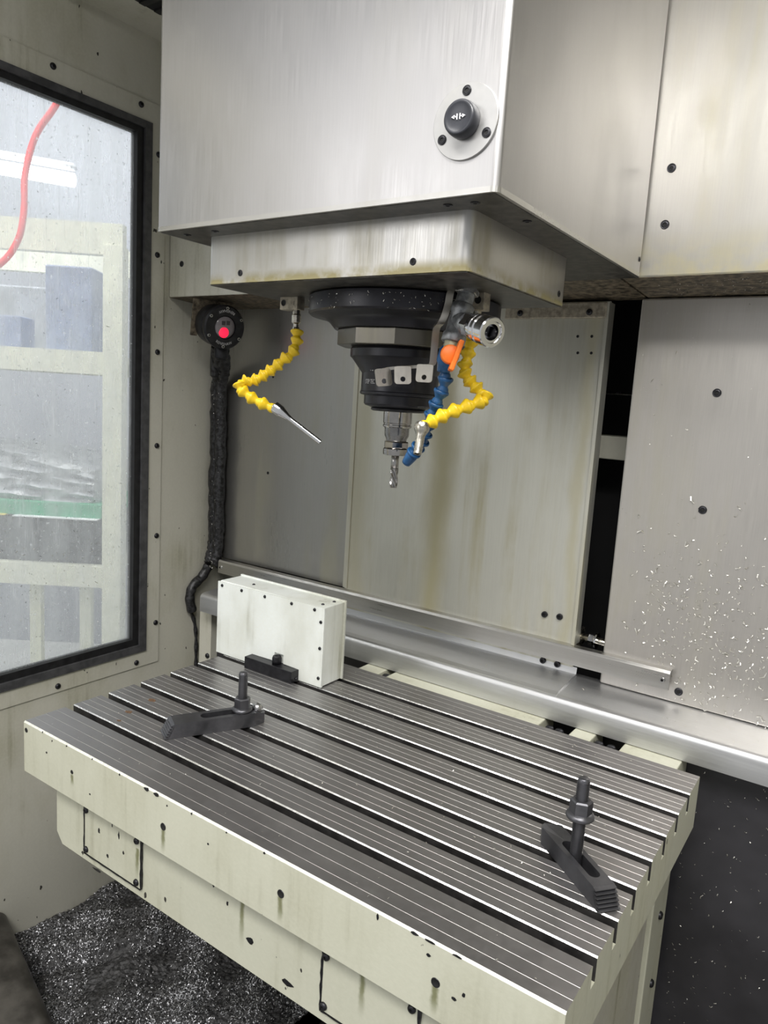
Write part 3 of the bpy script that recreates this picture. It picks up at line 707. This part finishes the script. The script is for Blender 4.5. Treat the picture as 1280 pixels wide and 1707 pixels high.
# ---------------------------------------------------------------- jointed coolant hoses
def seg_mesh(r, mat):
    R_ = r
    prof = [(.45 * R_, -1.02 * R_), (.74 * R_, -.86 * R_), (.84 * R_, -.58 * R_), (.76 * R_, -.30 * R_), (.60 * R_, -.08 * R_), (.60 * R_, .02 * R_), (.74 * R_, .20 * R_), (1.02 * R_, .58 * R_), (1.12 * R_, .72 * R_), (1.12 * R_, .90 * R_), (1.04 * R_, 1.0 * R_), (.86 * R_, 1.0 * R_), (.78 * R_, .80 * R_)]
    g = G().lathe(prof, 18); me = bpy.data.meshes.new('hose_segment'); me.from_pydata(g.v, [], g.f); me.materials.append(M[mat])
    me.polygons.foreach_set('use_smooth', [True] * len(me.polygons)); me.update(); me.set_sharp_from_angle(angle=math.radians(50)); return me
def hose(t, pts, r, mat, flip=1):
    me = seg_mesh(r, mat)
    P_ = [Vector(p) for p in pts]
    for i, p in enumerate(P_):
        d = (P_[min(i + 1, len(P_) - 1)] - P_[max(i - 1, 0)]).normalized() * flip
        o = bpy.data.objects.new('hose_segment', me); COL.objects.link(o); put(o, p, t)
        o.rotation_euler = zrot(d).to_euler()
        # stretch a joint to close the chain
        sp = ((P_[min(i + 1, len(P_) - 1)] - P_[max(i - 1, 0)]).length) / (2 if 0 < i < len(P_) - 1 else 1)
        o.scale = (1, 1, max(.85, min(1.3, sp / (1.60 * r))))
LYP = [(0.277, 0.2555, 0.611), (0.2794, 0.2529, 0.5956), (0.2817, 0.251, 0.5849), (0.2829, 0.2481, 0.5726), (0.2798, 0.2419, 0.5584), (0.2718, 0.2332, 0.5485), (0.2651, 0.2253, 0.5381), (0.2581, 0.2177, 0.5304), (0.2516, 0.2104, 0.5228), (0.2438, 0.2027, 0.5176), (0.2355, 0.1951, 0.5147), (0.2337, 0.1909, 0.5063), (0.2435, 0.1946, 0.4985), (0.2566, 0.2006, 0.4903), (0.2717, 0.2082, 0.4838), (0.2843, 0.2148, 0.4801), (0.2949, 0.2192, 0.4727), (0.3414, 0.243, 0.4381)]
h1 = tag(empty('coolant_hose', (.277, .2525, .4381)), 'yellow jointed coolant hose with long steel nozzle beside numbered block', 'coolant hose')
bk = obj('mounting_block', G().box(.2515, .2845, .246, .262, .6215, .6400, 0, .0008, Matrix.Translation((.268, .254, 0)) @ Matrix.Rotation(.0, 4, 'Z') @ Matrix.Translation((-.268, -.254, 0))), 'block', h1)
screw(bk, (.2585, .246, .6310), (0, -1, 0), .0075, 'hole', 'drilled_hole')
v, f = text_mesh('1', .0085); g = G(); g.add([(.2785 + p.x, .2459, .6275 + p.y) for p in v] + [(.2785 + p.x, .2466, .6275 + p.y) for p in v], f + [tuple(k + len(v) for k in reversed(q)) for q in f]); obj('numeral', g, 'screw', bk, normals=False)
obj('fitting', G().lathe([(.0052, .590), (.0052, .5945), (.0040, .598), (.0040, .602), (.0058, .6035), (.0065, .605), (.0065, .614), (.0055, .616), (.0050, .623)], 8, 0, Matrix.Translation((.2780, .2530, 0)), sm=False), 'nickel', h1)
hose(h1, [LYP[2]] + LYP[3:15], .0085, 'yellow', -1)
d = (Vector(LYP[17]) - Vector(LYP[15]))
Mn = Matrix.Translation(LYP[15]) @ zrot(d)
ln = d.length
o = obj('nozzle', G().lathe([(.0070, -.008), (.0085, -.006), (.0085, .005), (.0078, .007), (.0045, .019), (.0036, .024), (.0036, ln), (.0026, ln), (.0024, ln - .01), (.0001, ln - .01)], 22, 0, Mn), 'chrome', h1); smooth_by_angle(o, 35)
RYP = [(0.5570, 0.2725, 0.6100), (0.5550, 0.2722, 0.5925), (0.5520, 0.2710, 0.5815), (0.5517, 0.2700, 0.5731), (0.5517, 0.2662, 0.5597), (0.5517, 0.2625, 0.5470), (0.5557, 0.2620, 0.5368), (0.5638, 0.2646, 0.5282), (0.5717, 0.2672, 0.5204), (0.5787, 0.2689, 0.5112), (0.5709, 0.2582, 0.5042), (0.5603, 0.2455, 0.4978), (0.5503, 0.2332, 0.4914), (0.5412, 0.2213, 0.4838), (0.5349, 0.2114, 0.4771), (0.5314, 0.2036, 0.4714), (0.5328, 0.1982, 0.46), (0.5348, 0.1918, 0.4413)]
h2 = tag(empty('coolant_hose', (.568, .257, .44)), 'yellow jointed coolant hose bent behind the chrome coupling', 'coolant hose')
bk = obj('mounting_block', G().box(.5515, .5705, .2635, .2800, .6180, .6400, 0, .0008), 'block', h2)
screw(bk, (.5620, .2635, .6300), (0, -1, 0), .0075, 'hole', 'drilled_hole')
obj('fitting', G().lathe([(.0045, .596), (.0045, .606), (.0060, .608), (.0060, .6185)], 8, 0, Matrix.Translation((.5570, .2725, 0)), sm=False), 'nickel', h2)
hose(h2, RYP[1:15], .0088, 'yellow', -1)
Mn = Matrix.Translation(RYP[15]) @ zrot(Vector(RYP[17]) - Vector(RYP[15]))
o = obj('nozzle', G().lathe([(.0086, -.006), (.0094, -.003), (.0094, .002), (.0070, .006), (.0056, .010), (.0050, .033), (.0036, .033), (.0034, .025), (.0001, .025)], 22, 0, Mn), 'nickel', h2); smooth_by_angle(o, 35)
BLP = [(0.5517, 0.2271, 0.5705), (0.5451, 0.2282, 0.5585), (0.5425, 0.2311, 0.5412), (0.5399, 0.234, 0.5244), (0.5336, 0.2346, 0.5091), (0.5271, 0.2353, 0.4942), (0.5215, 0.2369, 0.4814), (0.5164, 0.2388, 0.4683), (0.5115, 0.2413, 0.458), (0.5058, 0.2436, 0.4489), (0.4987, 0.245, 0.4411), (0.4919, 0.2467, 0.4332)]
h3 = tag(empty('coolant_hose', (.551, .227, .433)), 'blue jointed coolant hose with orange valve lever under galvanised tee', 'coolant hose')
vd = Vector((-.0045, .001, -.0165)).normalized()
vb = obj('valve_body', G().lathe([(.0075, -.019), (.0085, -.015), (.0095, -.010), (.0118, -.006), (.0118, .008), (.0100, .011), (.0085, .013), (.0085, .018)], 18, 0, Matrix.Translation(BLP[1]) @ zrot(-vd)), 'blue', h3)
# cross barrel carrying the orange lever
ld = Vector((.62, -.77, .08)).normalized()
obj('valve_barrel', G().lathe([(.0090, -.017), (.0098, -.014), (.0098, .016), (.0085, .0205)], 18, 0, Matrix.Translation(BLP[1]) @ zrot(ld)), 'blue', vb)
obj('barrel_cap', G().lathe([(.0080, -.0195), (.0088, -.0185), (.0088, -.0165)], 18, 0, Matrix.Translation(BLP[1]) @ zrot(ld)), 'orange', vb)
lc = Vector(BLP[1]) + ld * .0205
g = G().lathe([(.0112, -.002), (.0118, 0), (.0112, .004), (.0100, .005)], 22, 0, Matrix.Translation(lc) @ zrot(ld))
side = Vector((.826, .563, 0)); upv = (Vector((0, 0, 1)) + side * .30).normalized(); wv = ld.cross(upv).normalized()
Ml = Matrix((( *wv, 0), (*upv, 0), (*ld, 0), (0, 0, 0, 1))).transposed(); Ml.translation = lc
if wv.dot(side) < 0: sg = -1
else: sg = 1
g.box(min(.0035 * sg, .0095 * sg), max(.0035 * sg, .0095 * sg), -.0185, .0185, 0, .0135, 0, .0016, Ml)
obj('lever', g, 'orange', vb)
hose(h3, BLP[2:12], .0088, 'blue', -1)
Mn = Matrix.Translation(BLP[11]) @ zrot(Vector(BLP[11]) - Vector(BLP[10]))
obj('nozzle', G().lathe([(.0075, -.004), (.0080, 0), (.0068, .010), (.0060, .014), (.0035, .014), (.003, .008), (.0001, .008)], 18, 0, Mn), 'blue', h3)
# tee fitting and quick coupling
tp = [(0.5567, 0.2447, 0.6476), (0.5576, 0.2442, 0.6416), (0.5553, 0.2405, 0.63), (0.5558, 0.2386, 0.6179), (0.5534, 0.235, 0.607), (0.5515, 0.228, 0.5759), (0.5519, 0.227, 0.5692)]
tf = tag(empty('pipe_tee', (.553, .235, .57)), 'grey galvanised pipe tee screwed under the stainless skirt', 'pipe fitting')
td = (Vector(tp[3]) - Vector(tp[1])).normalized()
prof = []; z = 0
while z < .026: prof += [(.0100, z), (.0108, z + .0008)]; z += .0016
obj('pipe_thread', G().lathe(prof, 20, 0, Matrix.Translation(Vector(tp[1]) + td * .004) @ zrot(td)), 'galv', tf)
obj('lock_nut', G().lathe([(.0135, 0), (.0150, .0008), (.0150, .0062), (.0135, .007)], 6, 0, Matrix.Translation(Vector((.5576, .2442, .6405))) @ zrot(td), sm=False), 'bolt_steel', tf)
bd = (Vector(tp[5]) - Vector(tp[3])).normalized(); bl = (Vector(tp[5]) - Vector(tp[3])).length
obj('body', G().lathe([(.0120, -.004), (.0138, -.002), (.0138, .006), (.0125, .010), (.0125, bl - .012), (.0145, bl - .009), (.0148, bl), (.0135, bl + .001)], 22, 0, Matrix.Translation(tp[3]) @ zrot(bd)), 'galv', tf)
obj('tape_thread', G().lathe([(.0098, 0), (.0104, .002), (.0098, .004), (.0104, .006), (.0098, .008), (.0104, .010)], 18, 0, Matrix.Translation(Vector(tp[5])) @ zrot(bd)), 'brass_thread', tf)
cps = [Vector(p) for p in [(0.553, 0.2337, 0.6016), (0.5713, 0.2265, 0.594), (0.5878, 0.2185, 0.5899), (0.6173, 0.2009, 0.5841)]]
cd = (cps[3] - cps[0]).normalized(); cl_ = (cps[3] - cps[0]).length
obj('branch', G().lathe([(.0110, 0), (.0120, .014), (.0135, .018), (.0135, .023), (.0105, .024)], 20, 0, Matrix.Translation(cps[0]) @ zrot(cd)), 'galv', tf)
qc = tag(empty('quick_coupling', (.595, .215, .58)), 'chrome quick-release hose coupling with open bore on the pipe tee', 'coupling')
Mq = Matrix.Translation(cps[0]) @ zrot(cd)
obj('hexagon', G().lathe([(.0125, .022), (.0142, .0235), (.0142, .036), (.0125, .0375)], 6, 0, Mq, sm=False), 'chrome', qc)
o = obj('sleeve', G().lathe([(.0130, .0365), (.0150, .038), (.0155, .040), (.0155, .046), (.0145, .047), (.0145, .049), (.0168, .0505), (.0168, .0555), (.0155, .057), (.0155, .059), (.0172, .0605), (.0172, cl_ - .0015), (.0160, cl_), (.0125, cl_), (.0118, cl_ - .002), (.0092, cl_ - .002), (.0088, cl_ - .004), (.0086, .045), (.0001, .045)], 40, 0, Mq), 'chrome', qc); smooth_by_angle(o, 30)
obj('bore_valve', G().lathe([(.0050, .044), (.0055, cl_ - .020), (.0040, cl_ - .016), (.0001, cl_ - .0155)], 18, 0, Mq), 'screw', qc)

# ---------------------------------------------------------------- signal receiver under the overhang
pc = Vector((-.246, .600, .640)); pf = (Vector((1.0, -.556, .50)) - pc).normalized()
pf = (pf * .80 + Vector((.826, .563, 0)) * .45 + Vector((0, 0, -.10))).normalized()
Mp = Matrix.Translation(pc) @ zrot(pf)
rc = tag(empty('signal_receiver', (-.27, .61, .60)), 'round black signal receiver with glowing red light above conduit', 'receiver')
o = obj('body', G().lathe([(.036, -.055), (.044, -.050), (.046, -.020), (.044, -.012), (.046, -.008), (.048, -.002), (.048, .006), (.045, .010), (.0255, .011), (.0245, .006), (.0001, .006)], 40, 0, Mp), 'black', rc); smooth_by_angle(o, 30)
ln_ = obj('lens', G().lathe([(.0245, .0065), (.0235, .009), (.015, .0115), (.0001, .0120)], 32, 0, Mp), 'probe_glass', rc)
obj('red_light', G().lathe([(.0118, .0), (.0105, .0018), (.0001, .0022)], 24, 0, Mp @ Matrix.Translation((0, 0, 0)) @ Matrix.Translation(((Mp.inverted().to_3x3() @ Vector((0, 0, -1))).xy * .0105).to_3d()) @ Matrix.Translation((0, 0, .0105)) @ Matrix.Translation(((Mp.inverted().to_3x3() @ Vector((-.8, -.56, 0))).xy * .003).to_3d())), 'led', ln_)
for dx in (-1, 1):
    q = (Mp.inverted().to_3x3() @ Vector((.826 * dx, .563 * dx, 0))).xy * .007 + (Mp.inverted().to_3x3() @ Vector((0, 0, 1))).xy * .010
    obj('sensor_window', G().box(-.0042, .0042, -.0045, .0045, .0095, .0122, 0, .0004, Mp @ Matrix.Translation(q.to_3d())), 'lens_dark', ln_)
upl = (Mp.inverted().to_3x3() @ Vector((0, 0, 1))).xy.normalized(); rl = Vector((upl.y, -upl.x))
def ring_text(body, centre, size, r):
    v, f = text_mesh(body, size); vv = []
    for p in v:
        a = p.x / r                      # tops of letters face the centre
        if centre > 0: ang = -a; 
        else: ang = a
        rr = r - p.y
        if centre < 0: q = rl * (math.sin(ang) * rr) - upl * (math.cos(ang) * rr)
        else: q = rl * (math.sin(ang) * rr) + upl * (math.cos(ang) * rr)
        vv.append(Mp @ Vector((q.x, q.y, .0113)))
    nv = len(vv); vv += [p - pf * .002 for p in vv[:nv]]
    g = G().add(vv, f + [tuple(k + nv for k in reversed(q)) for q in f]); o = obj('lettering', g, 'ink_grey', ring_o, normals=False); return o
ring_o = [c for c in rc.children if c.name.startswith('body')][0]
ring_text('RENISHAW', 1, .0085, .0385); ring_text('RENISHAW', -1, .0085, .0385)
for k in range(6):
    a = 2 * PI * k / 6 + .5
    screw(ring_o, Mp @ Vector((.0415 * math.cos(a), .0415 * math.sin(a), .0095)), pf, .007, 'bright')
obj('bracket', G().prism([(-.05, -.03), (-.05, .0500), (.045, .0500), (.045, .03), (-.028, .012), (-.036, -.03)], -.058, -.052, 'z', 0, Mp @ Matrix.Rotation(math.atan2(upl.y, upl.x) - PI / 2, 4, 'Z')), 'grime_under', rc)
obj('cable_gland', G().lathe([(.013, -.06), (.016, -.055), (.016, -.035), (.013, -.03)], 12, 0, Matrix.Translation(pc + Vector((-.022, .016, -.010)))), 'black', rc)
# oily conduit running down the corner
pts = [(-.283, .622, .60), (-.297, .640, .57), (-.330, .672, .545), (-.360, .692, .50), (-.362, .696, .35), (-.362, .697, .20), (-.362, .696, .11), (-.366, .690, .070)]
g = G(); sp_ = smooth_path(pts, 10)
random.seed(3)
for off, r in (((0, 0, 0), .016), ((.016, -.002, 0), .014)):
    g.tube([p + Vector(off) + Vector((random.uniform(-1, 1), random.uniform(-1, 1), 0)) * .0012 for p in sp_], [r * random.uniform(.85, 1.12) for _ in sp_], 9)
cdn = tag(empty('cable_conduit', (-.35, .69, -.2)), 'black oily cable conduit running down the back corner', 'conduit')
obj('main_run', g, 'oily', cdn)
obj('lower_bend', G().tube(smooth_path([(-.366, .684, .066), (-.370, .668, .040), (-.372, .640, .018), (-.3725, .632, -.010), (-.3725, .640, -.045)], 8), [.0118 + .0006 * math.sin(k * 1.1) for k in range(33)], 9), 'oily', cdn)
obj('sealant_run', G().tube(smooth_path([(-.379, .640, -.04), (-.3805, .660, -.10), (-.3805, .664, -.2), (-.3805, .664, -.32)], 8), [.0045 + .0012 * math.sin(k * 1.7) for k in range(25)], 7), 'oily', cdn)
obj('loose_end', G().tube(smooth_path([(-.292, .622, .605), (-.315, .640, .57), (-.327, .652, .535)], 6), .010, 8), 'oily', cdn)

# ================================================================== FLOOR OF THE SUMP: swarf and trough cover
TD = Vector((.28, -.075, 0)).normalized(); TN = Vector((-TD.y, TD.x, 0)); TB = Vector((-.375, .168, 0))
def behind_trough(x, y): return TN.dot(Vector((x, y, 0)) - TB)       # metres beyond the rear face of the trough cover
def hfun(x, y):
    z = -.688
    z += .035 * math.exp(-((x + .385) / .045) ** 2) * (0.6 + .4 * math.sin(y * 9 + 1))
    dl = (x + .22) * .80 - (y - .30) * .60                      # trench running along the wall
    z -= .020 * math.exp(-(dl / .022) ** 2)
    z += .010 * math.sin(x * 13 + 2) * math.sin(y * 11) + .005 * math.sin(x * 37 + y * 23) + .004 * math.sin(x * 61 - y * 47)
    return z
g = G(); NX, NY = 110, 100; v = []; f = []
for i in range(NX + 1):
    for j in range(NY + 1):
        x = XL + .001 + (.60) * i / NX; y = .03 + .60 * j / NY
        v.append((x, y, hfun(x, y) + random.uniform(-.0025, .0025)))
for i in range(NX):
    for j in range(NY):
        a = i * (NY + 1) + j
        if behind_trough(v[a][0], v[a][1]) > -.006: f.append((a, a + NY + 1, a + NY + 2, a + 1))
nv = len(v); v += [(p[0], p[1], ZF) for p in v]
f += [tuple(reversed([k + nv for k in q])) for q in f]
tag(obj('swarf_bed', g.add(v, f, 0, False), 'swarf_bed', normals=False), 'packed dark swarf heaped on the sump floor', 'swarf', kind='stuff')
def flakes(name, label, cat, n, fn, mat, lmin, lmax, wfac=.28, curl=True, parent=None):
    """many tiny chips in ONE mesh; fn() -> point, normal"""
    V = []; F = []
    for _ in range(n):
        p, nr = fn(); p = Vector(p); nr = Vector(nr).normalized()
        t = nr.orthogonal().normalized(); t.rotate(Quaternion(nr, random.uniform(0, 2 * PI)))
        b = nr.cross(t); ln = random.uniform(lmin, lmax) * (2.2 if random.random() < .05 else 1); w = ln * wfac * random.uniform(.6, 1.2)
        w = min(w, lmin * .8)
        tl = (t + nr * random.uniform(-.1, .55)).normalized(); o = len(V); cv = random.uniform(-.35, .35) * ln if curl else 0
        for s, q in ((-.5, 0), (0, 1), (.5, 0)):
            c = p + tl * ln * s + b * cv * q + nr * (.0006 + ln * .15 * q)
            V += [c - b * w / 2, c + b * w / 2 + nr * w * random.uniform(-.2, .5)]
        F += [(o, o + 1, o + 3, o + 2), (o + 2, o + 3, o + 5, o + 4)]
    g = G().add(V, F, 0); o = obj(name, g, mat, parent, normals=False)
    if parent is None: tag(o, label, cat, kind='stuff')
    return o
random.seed(11)
def on_floor():
    while True:
        x = random.uniform(XL + .002, .215); y = random.uniform(.04, .60)
        if behind_trough(x, y) < .003: continue
        if math.sin(x * 19 + 1.3) * math.sin(y * 15 + .4) + .5 * math.sin(x * 41 + y * 33) < random.uniform(-1.2, .7): break
    e = .004; nrm = Vector((hfun(x - e, y) - hfun(x + e, y), hfun(x, y - e) - hfun(x, y + e), 2 * e)) + Vector((random.uniform(-1, 1), random.uniform(-1, 1), 0)) * .006
    return (x, y, hfun(x, y) + .001), nrm
flakes('metal_swarf', 'glittering loose swarf lying on the sump floor', 'swarf', 26000, on_floor, 'chip_floor', .0022, .0055, .34)
# curved oily cover bottom left
d = Vector((.28, -.075, 0)).normalized(); nrm_ = Vector((-d.y, d.x, 0))
base = Vector((-.375, .168, 0)); g = G(); v = []; f = []; prof = []
for k in range(9):
    a = PI / 2 * k / 8; prof.append((-.03 + .03 * math.cos(a), -.615 + .03 * math.sin(a)))
prof = [(.004, ZF), (.0, -.615)] + prof + [(-.16, -.578), (-.26, -.61), (-.26, ZF)]
for s in (0, .30, .56):
    for (a, z) in prof: p = base + d * s + nrm_ * a; v.append((max(p.x, XL + .002), p.y, z - s * .03 if z > ZF else z))
n = len(prof)
for i in range(2):
    for k in range(n): k2 = (k + 1) % n; f.append((i * n + k, i * n + k2, (i + 1) * n + k2, (i + 1) * n + k))
f += [tuple(range(n)), tuple(range(2 * n, 3 * n))]
o = obj('trough_cover', g.add(v, f, 0), 'auger'); smooth_by_angle(o, 35); tag(o, 'dark oily rounded chip trough cover on the sump floor', 'cover')

# ================================================================== CHIPS stuck on surfaces
random.seed(21)
def on_right():
    while True:
        x = random.uniform(.66, .98); z = random.uniform(.03, .38)
        dn = math.exp(-((z - .19) / .09) ** 2) * math.exp(-((x - .78) / .10) ** 2) + .8 * math.exp(-((z - .10) / .09) ** 2) * math.exp(-((x - .88) / .12) ** 2) + .04
        if random.random() < dn: return (x, .6995, z), (0, -1, 0)
flakes('metal_chips', 'bright metal chips stuck on the right back plate', 'chips', 620, on_right, 'chip', .0022, .0065, .32)
def on_right2():
    return (random.uniform(.635, 1.1), .6995, random.uniform(.25, .69)), (0, -1, 0)
flakes('metal_chips', 'sparse tiny chips on the upper part of right back plate', 'chips', 150, on_right2, 'chip', .001, .003, .3)
def on_curtain():
    x = min(.806 + abs(random.gauss(0, .16)), XR - .02); z = random.uniform(-.68, -.03)
    i = (x - .62) / (XR - .005 - .62) * 26; j = (.0155 - z) / .7555 * 12
    return (x, .6495 + .007 * math.sin(i * .9) * (j / 12) + .004 * math.sin(j * 1.7 + i * .3), z), (0, -1, 0)
def on_gutter():
    x = random.uniform(.1, 1.1); y = random.uniform(.62, .69)
    z = (.0265 + (y - .614) * .0888) if x < .588 else (.0228 + (y - .614) * .0681)
    return (x, y, z), (0, 0, 1)
flakes('metal_chips', 'fine chips clinging to the black rubber curtain', 'chips', 330, on_curtain, 'chip', .0014, .004, .3)
def on_table():
    while True:
        x = random.uniform(.01, .83); y = random.uniform(.01, .515)
        if not any(s0 + k * pitch - .002 < y < s0 + sw + k * pitch + .002 for k in range(7)): return (x, y, .0004), (0, 0, 1)
flakes('metal_chips', 'stray bright chips scattered over the steel table top', 'chips', 190, on_table, 'chip', .0012, .0035, .3)
flakes('metal_chips', 'stray chips lying on the stainless gutter ledge', 'chips', 120, on_gutter, 'chip', .0014, .004, .3)
flakes('metal_chips', 'white specks of swarf stuck to the window glass', 'chips', 230, lambda: ((XL - .0095, random.uniform(.12, .47), (random.gauss(.13, .07) if random.random() < .6 else random.uniform(-.07, 1.0))), (1, 0, 0)), 'chip', .0012, .0038, .35)
flakes('metal_chips', 'dark specks of grime stuck to the window glass', 'chips', 120, lambda: ((XL - .0095, random.uniform(.12, .47), random.uniform(-.07, 1.0)), (1, 0, 0)), 'screw', .001, .004, .3)
flakes('metal_chips', 'chips caked under the upper right cover plate', 'chips', 260, lambda: (lambda y: ((random.uniform(.68, 1.05), y, .7010 - (y - .563) * .0478), (0, 0, -1)))(random.uniform(.565, .70)), 'chip', .001, .0028, .3)
flakes('metal_chips', 'chips clinging to the conduit and seal in the corner', 'chips', 110, lambda: (lambda k: (sp_[k] + Vector((random.uniform(-.006, .026), -.015 + random.uniform(-.004, .004), random.uniform(-.01, .01))), (.6, -.8, 0)))(random.randrange(20, len(sp_))), 'chip', .001, .0026, .3)
flakes('metal_chips', 'chips sprinkled on the black spindle flange', 'chips', 70, lambda: (lambda a: ((.42 + .1327 * math.cos(a), .317 + .1327 * math.sin(a), random.uniform(.613, .632)), (math.cos(a), math.sin(a), 0)))(view + random.uniform(-1.4, 1.0)), 'chip', .001, .003, .3)

# ================================================================== HALL OUTSIDE THE WINDOW
tag(obj('floor', G().box(-6.5, XL - .03, -1.5, 6.0, -1.02, -1.0), 'hall_floor'), 'light grey workshop hall floor outside the window', kind='structure')
RA = math.radians(36.0)
def hall(name, label, cat, px_loc, parts, group=None):
    t = tag(empty(name, px_loc, RA, local=True), label, cat, group)
    return t
R0 = Vector((-1.2004, 1.002, -.1714))         # foot of the right rack post, local x = along rack (right), y = away
wall_far = tag(obj('wall_outside', G().box(-2.6, 2.4, 2.4, 2.45, -.83, 3.2), 'hall_wall'), 'pale far wall of the workshop hall', kind='structure')
wall_far.location = R0 + Matrix.Rotation(RA, 3, 'Z') @ Vector((-.1, 2.4, -.83)); wall_far.rotation_euler = (0, 0, RA)
# rack
rk = tag(empty('storage_rack', R0, RA, local=True), 'cream steel storage rack standing outside the window', 'rack')
zf = -1.0 - R0.z
for x in (.0, -.95):
    for y in (0, .5): obj('post', G().box(x - .032, x + .032, y - .03, y + .03, zf, 1.12), 'rack', rk)
for z in (1.09, .70, -.04):
    for y in (-.005, .495): obj('beam', G().box(-.98, .03, y - .02, y + .02, z, z + (.10 if z > 1 else .075)), 'rack', rk)
for z in (.745, .005): obj('shelf', G().box(-.95, 0, 0, .5, z, z + .02), 'rack', rk)
for x in (-.30, -.12): obj('brace', G().box(x - .02, x + .02, .05, .08, zf, -.04), 'rack', rk)
def in_rack(name, label, cat, g, mat, group=None):
    o = obj(name, g, mat); o.rotation_euler = (0, 0, RA)
    o.location = R0 + Matrix.Rotation(RA, 3, 'Z') @ Vector(o.location); return tag(o, label, cat, group)
in_rack('carton', 'blue carton standing on the upper rack shelf', 'carton', G().box(-.26, -.10, .06, .40, .765, 1.06, 0, .006), 'bluebox')
in_rack('carton', 'large grey carton at the back of upper rack shelf', 'carton', G().box(-.80, -.30, .20, .46, .765, 1.00, 0, .006), 'greybox')
in_rack('carton', 'small light blue carton on the upper rack shelf edge', 'carton', G().box(-.42, -.33, .03, .14, .765, .88, 0, .004), 'bluebox')
# plastic wrapped stack
g = G(); v = []; f = []; nx, nl = 26, 9
random.seed(5)
for j in range(nl + 1):
    for i in range(nx + 1):
        x = -.90 + .82 * i / nx; z = .250 + .175 * j / nl
        sag = -.05 * (abs(i / nx - .45) * 2) ** 2 * (j / nl)
        v.append((x, .03 + .012 * math.sin(j * 2.4 + i * .5) + random.uniform(-.006, .006), z + sag + random.uniform(-.004, .004)))
for j in range(nl):
    for i in range(nx): a = j * (nx + 1) + i; f.append((a, a + 1, a + nx + 2, a + nx + 1))
nv = len(v); top = [nl * (nx + 1) + i for i in range(nx + 1)]
v += [(v[k][0], .44, v[k][2] + .01) for k in top]; b0 = nv
for i in range(nx): f.append((top[i], top[i + 1], b0 + i + 1, b0 + i))
nb = len(v); v += [(-.90, .44, .25), (-.08, .44, .25)]
f += [(nb, nb + 1, b0 + nx, b0), (0, nx, nb + 1, nb)]
f.append(tuple([j * (nx + 1) for j in range(nl + 1)] + [b0, nb])); f.append(tuple([j * (nx + 1) + nx for j in range(nl + 1)] + [b0 + nx, nb + 1]))
in_rack('wrapped_stack', 'stack of goods wrapped in crinkled clear plastic on the rack', 'package', g.add(v, f, 0), 'wrap')
in_rack('green_board', 'thin green board under the plastic wrapped stack', 'board', G().box(-.91, -.045, .0, .46, .2012, .252, 0, .003), 'green')
sd = tag(empty('sheet_pile', R0, RA, local=True), 'dark pile of sheet material on the lower rack shelf', 'pile')
for k in range(9):
    obj('sheet', G().box(-.905 + random.uniform(-.006, .006), -.046 + random.uniform(-.010, .008), .020 + random.uniform(-.003, .006), .46, .0248 + k * .0195, .0248 + k * .0195 + .0196), 'darkstack', sd)
in_rack('paper_sheet', 'white drawing sheet lying on the dark pile', 'paper', G().box(-.34, -.05, -.03, .0015, .2000, .2025), 'paper')
o = in_rack('paper_sheet', 'yellow card lying on the dark pile', 'card', G().box(-.55, -.37, -.02, .0015, .2000, .2030), 'yellow_paper')
# column, panels and lamps farther back
tag(obj('column', G().box(0, 1, 0, .25, -.83, 3.0, 0, .01), 'hall_white'), 'white building column beyond the rack', 'column')
o = bpy.data.objects['column']; o.location = R0 + Matrix.Rotation(RA, 3, 'Z') @ Vector((.38, 1.0, -.83)); o.rotation_euler = (0, 0, RA)
g = G().box(-2.0, 0, 0, .04, -.83, 2.6); tag(obj('partition', g, 'hall_grey'), 'blue grey partition panel behind the red hose', 'partition')
o = bpy.data.objects['partition']; o.location = R0 + Matrix.Rotation(RA, 3, 'Z') @ Vector((-.82, 1.6, -.83)); o.rotation_euler = (0, 0, RA)
tag(obj('air_hose', G().tube(smooth_path([(-1.10, .90, 1.62), (-1.16, .835, 1.45), (-1.1945, .7914, 1.3223), (-1.2332, .747, 1.2243), (-1.2439, .7181, 1.1067), (-1.2322, .7064, .9999), (-1.2348, .6881, .9099), (-1.2693, .6509, .8355), (-1.3505, .5845, .7755), (-1.5, .5, .74)], 8), .0095, 10), 'red_hose'), 'red air hose hanging in a curve outside the window', 'hose')
for (p, lnn, rad, lab) in (((-2.58, 1.51, 1.48), .40, .060, 'bright lamp tube glowing behind the red hose'), ((-3.05, 2.05, 1.27), .16, .03, 'small distant lamp glowing above the rack')):
    t = tag(empty('hall_lamp', p), lab, 'lamp')
    u = Vector((math.cos(RA), math.sin(RA), -.10)) ; c = Vector(p)
    obj('tube', G().tube([c - u * lnn / 2, c + u * lnn / 2], rad * .55, 12), 'lamp', t)
    obj('reflector', G().tube([c - u * lnn / 2 + Vector((0, 0, rad)), c + u * lnn / 2 + Vector((0, 0, rad))], rad * .7, 8, flat=.4), 'hall_white', t)
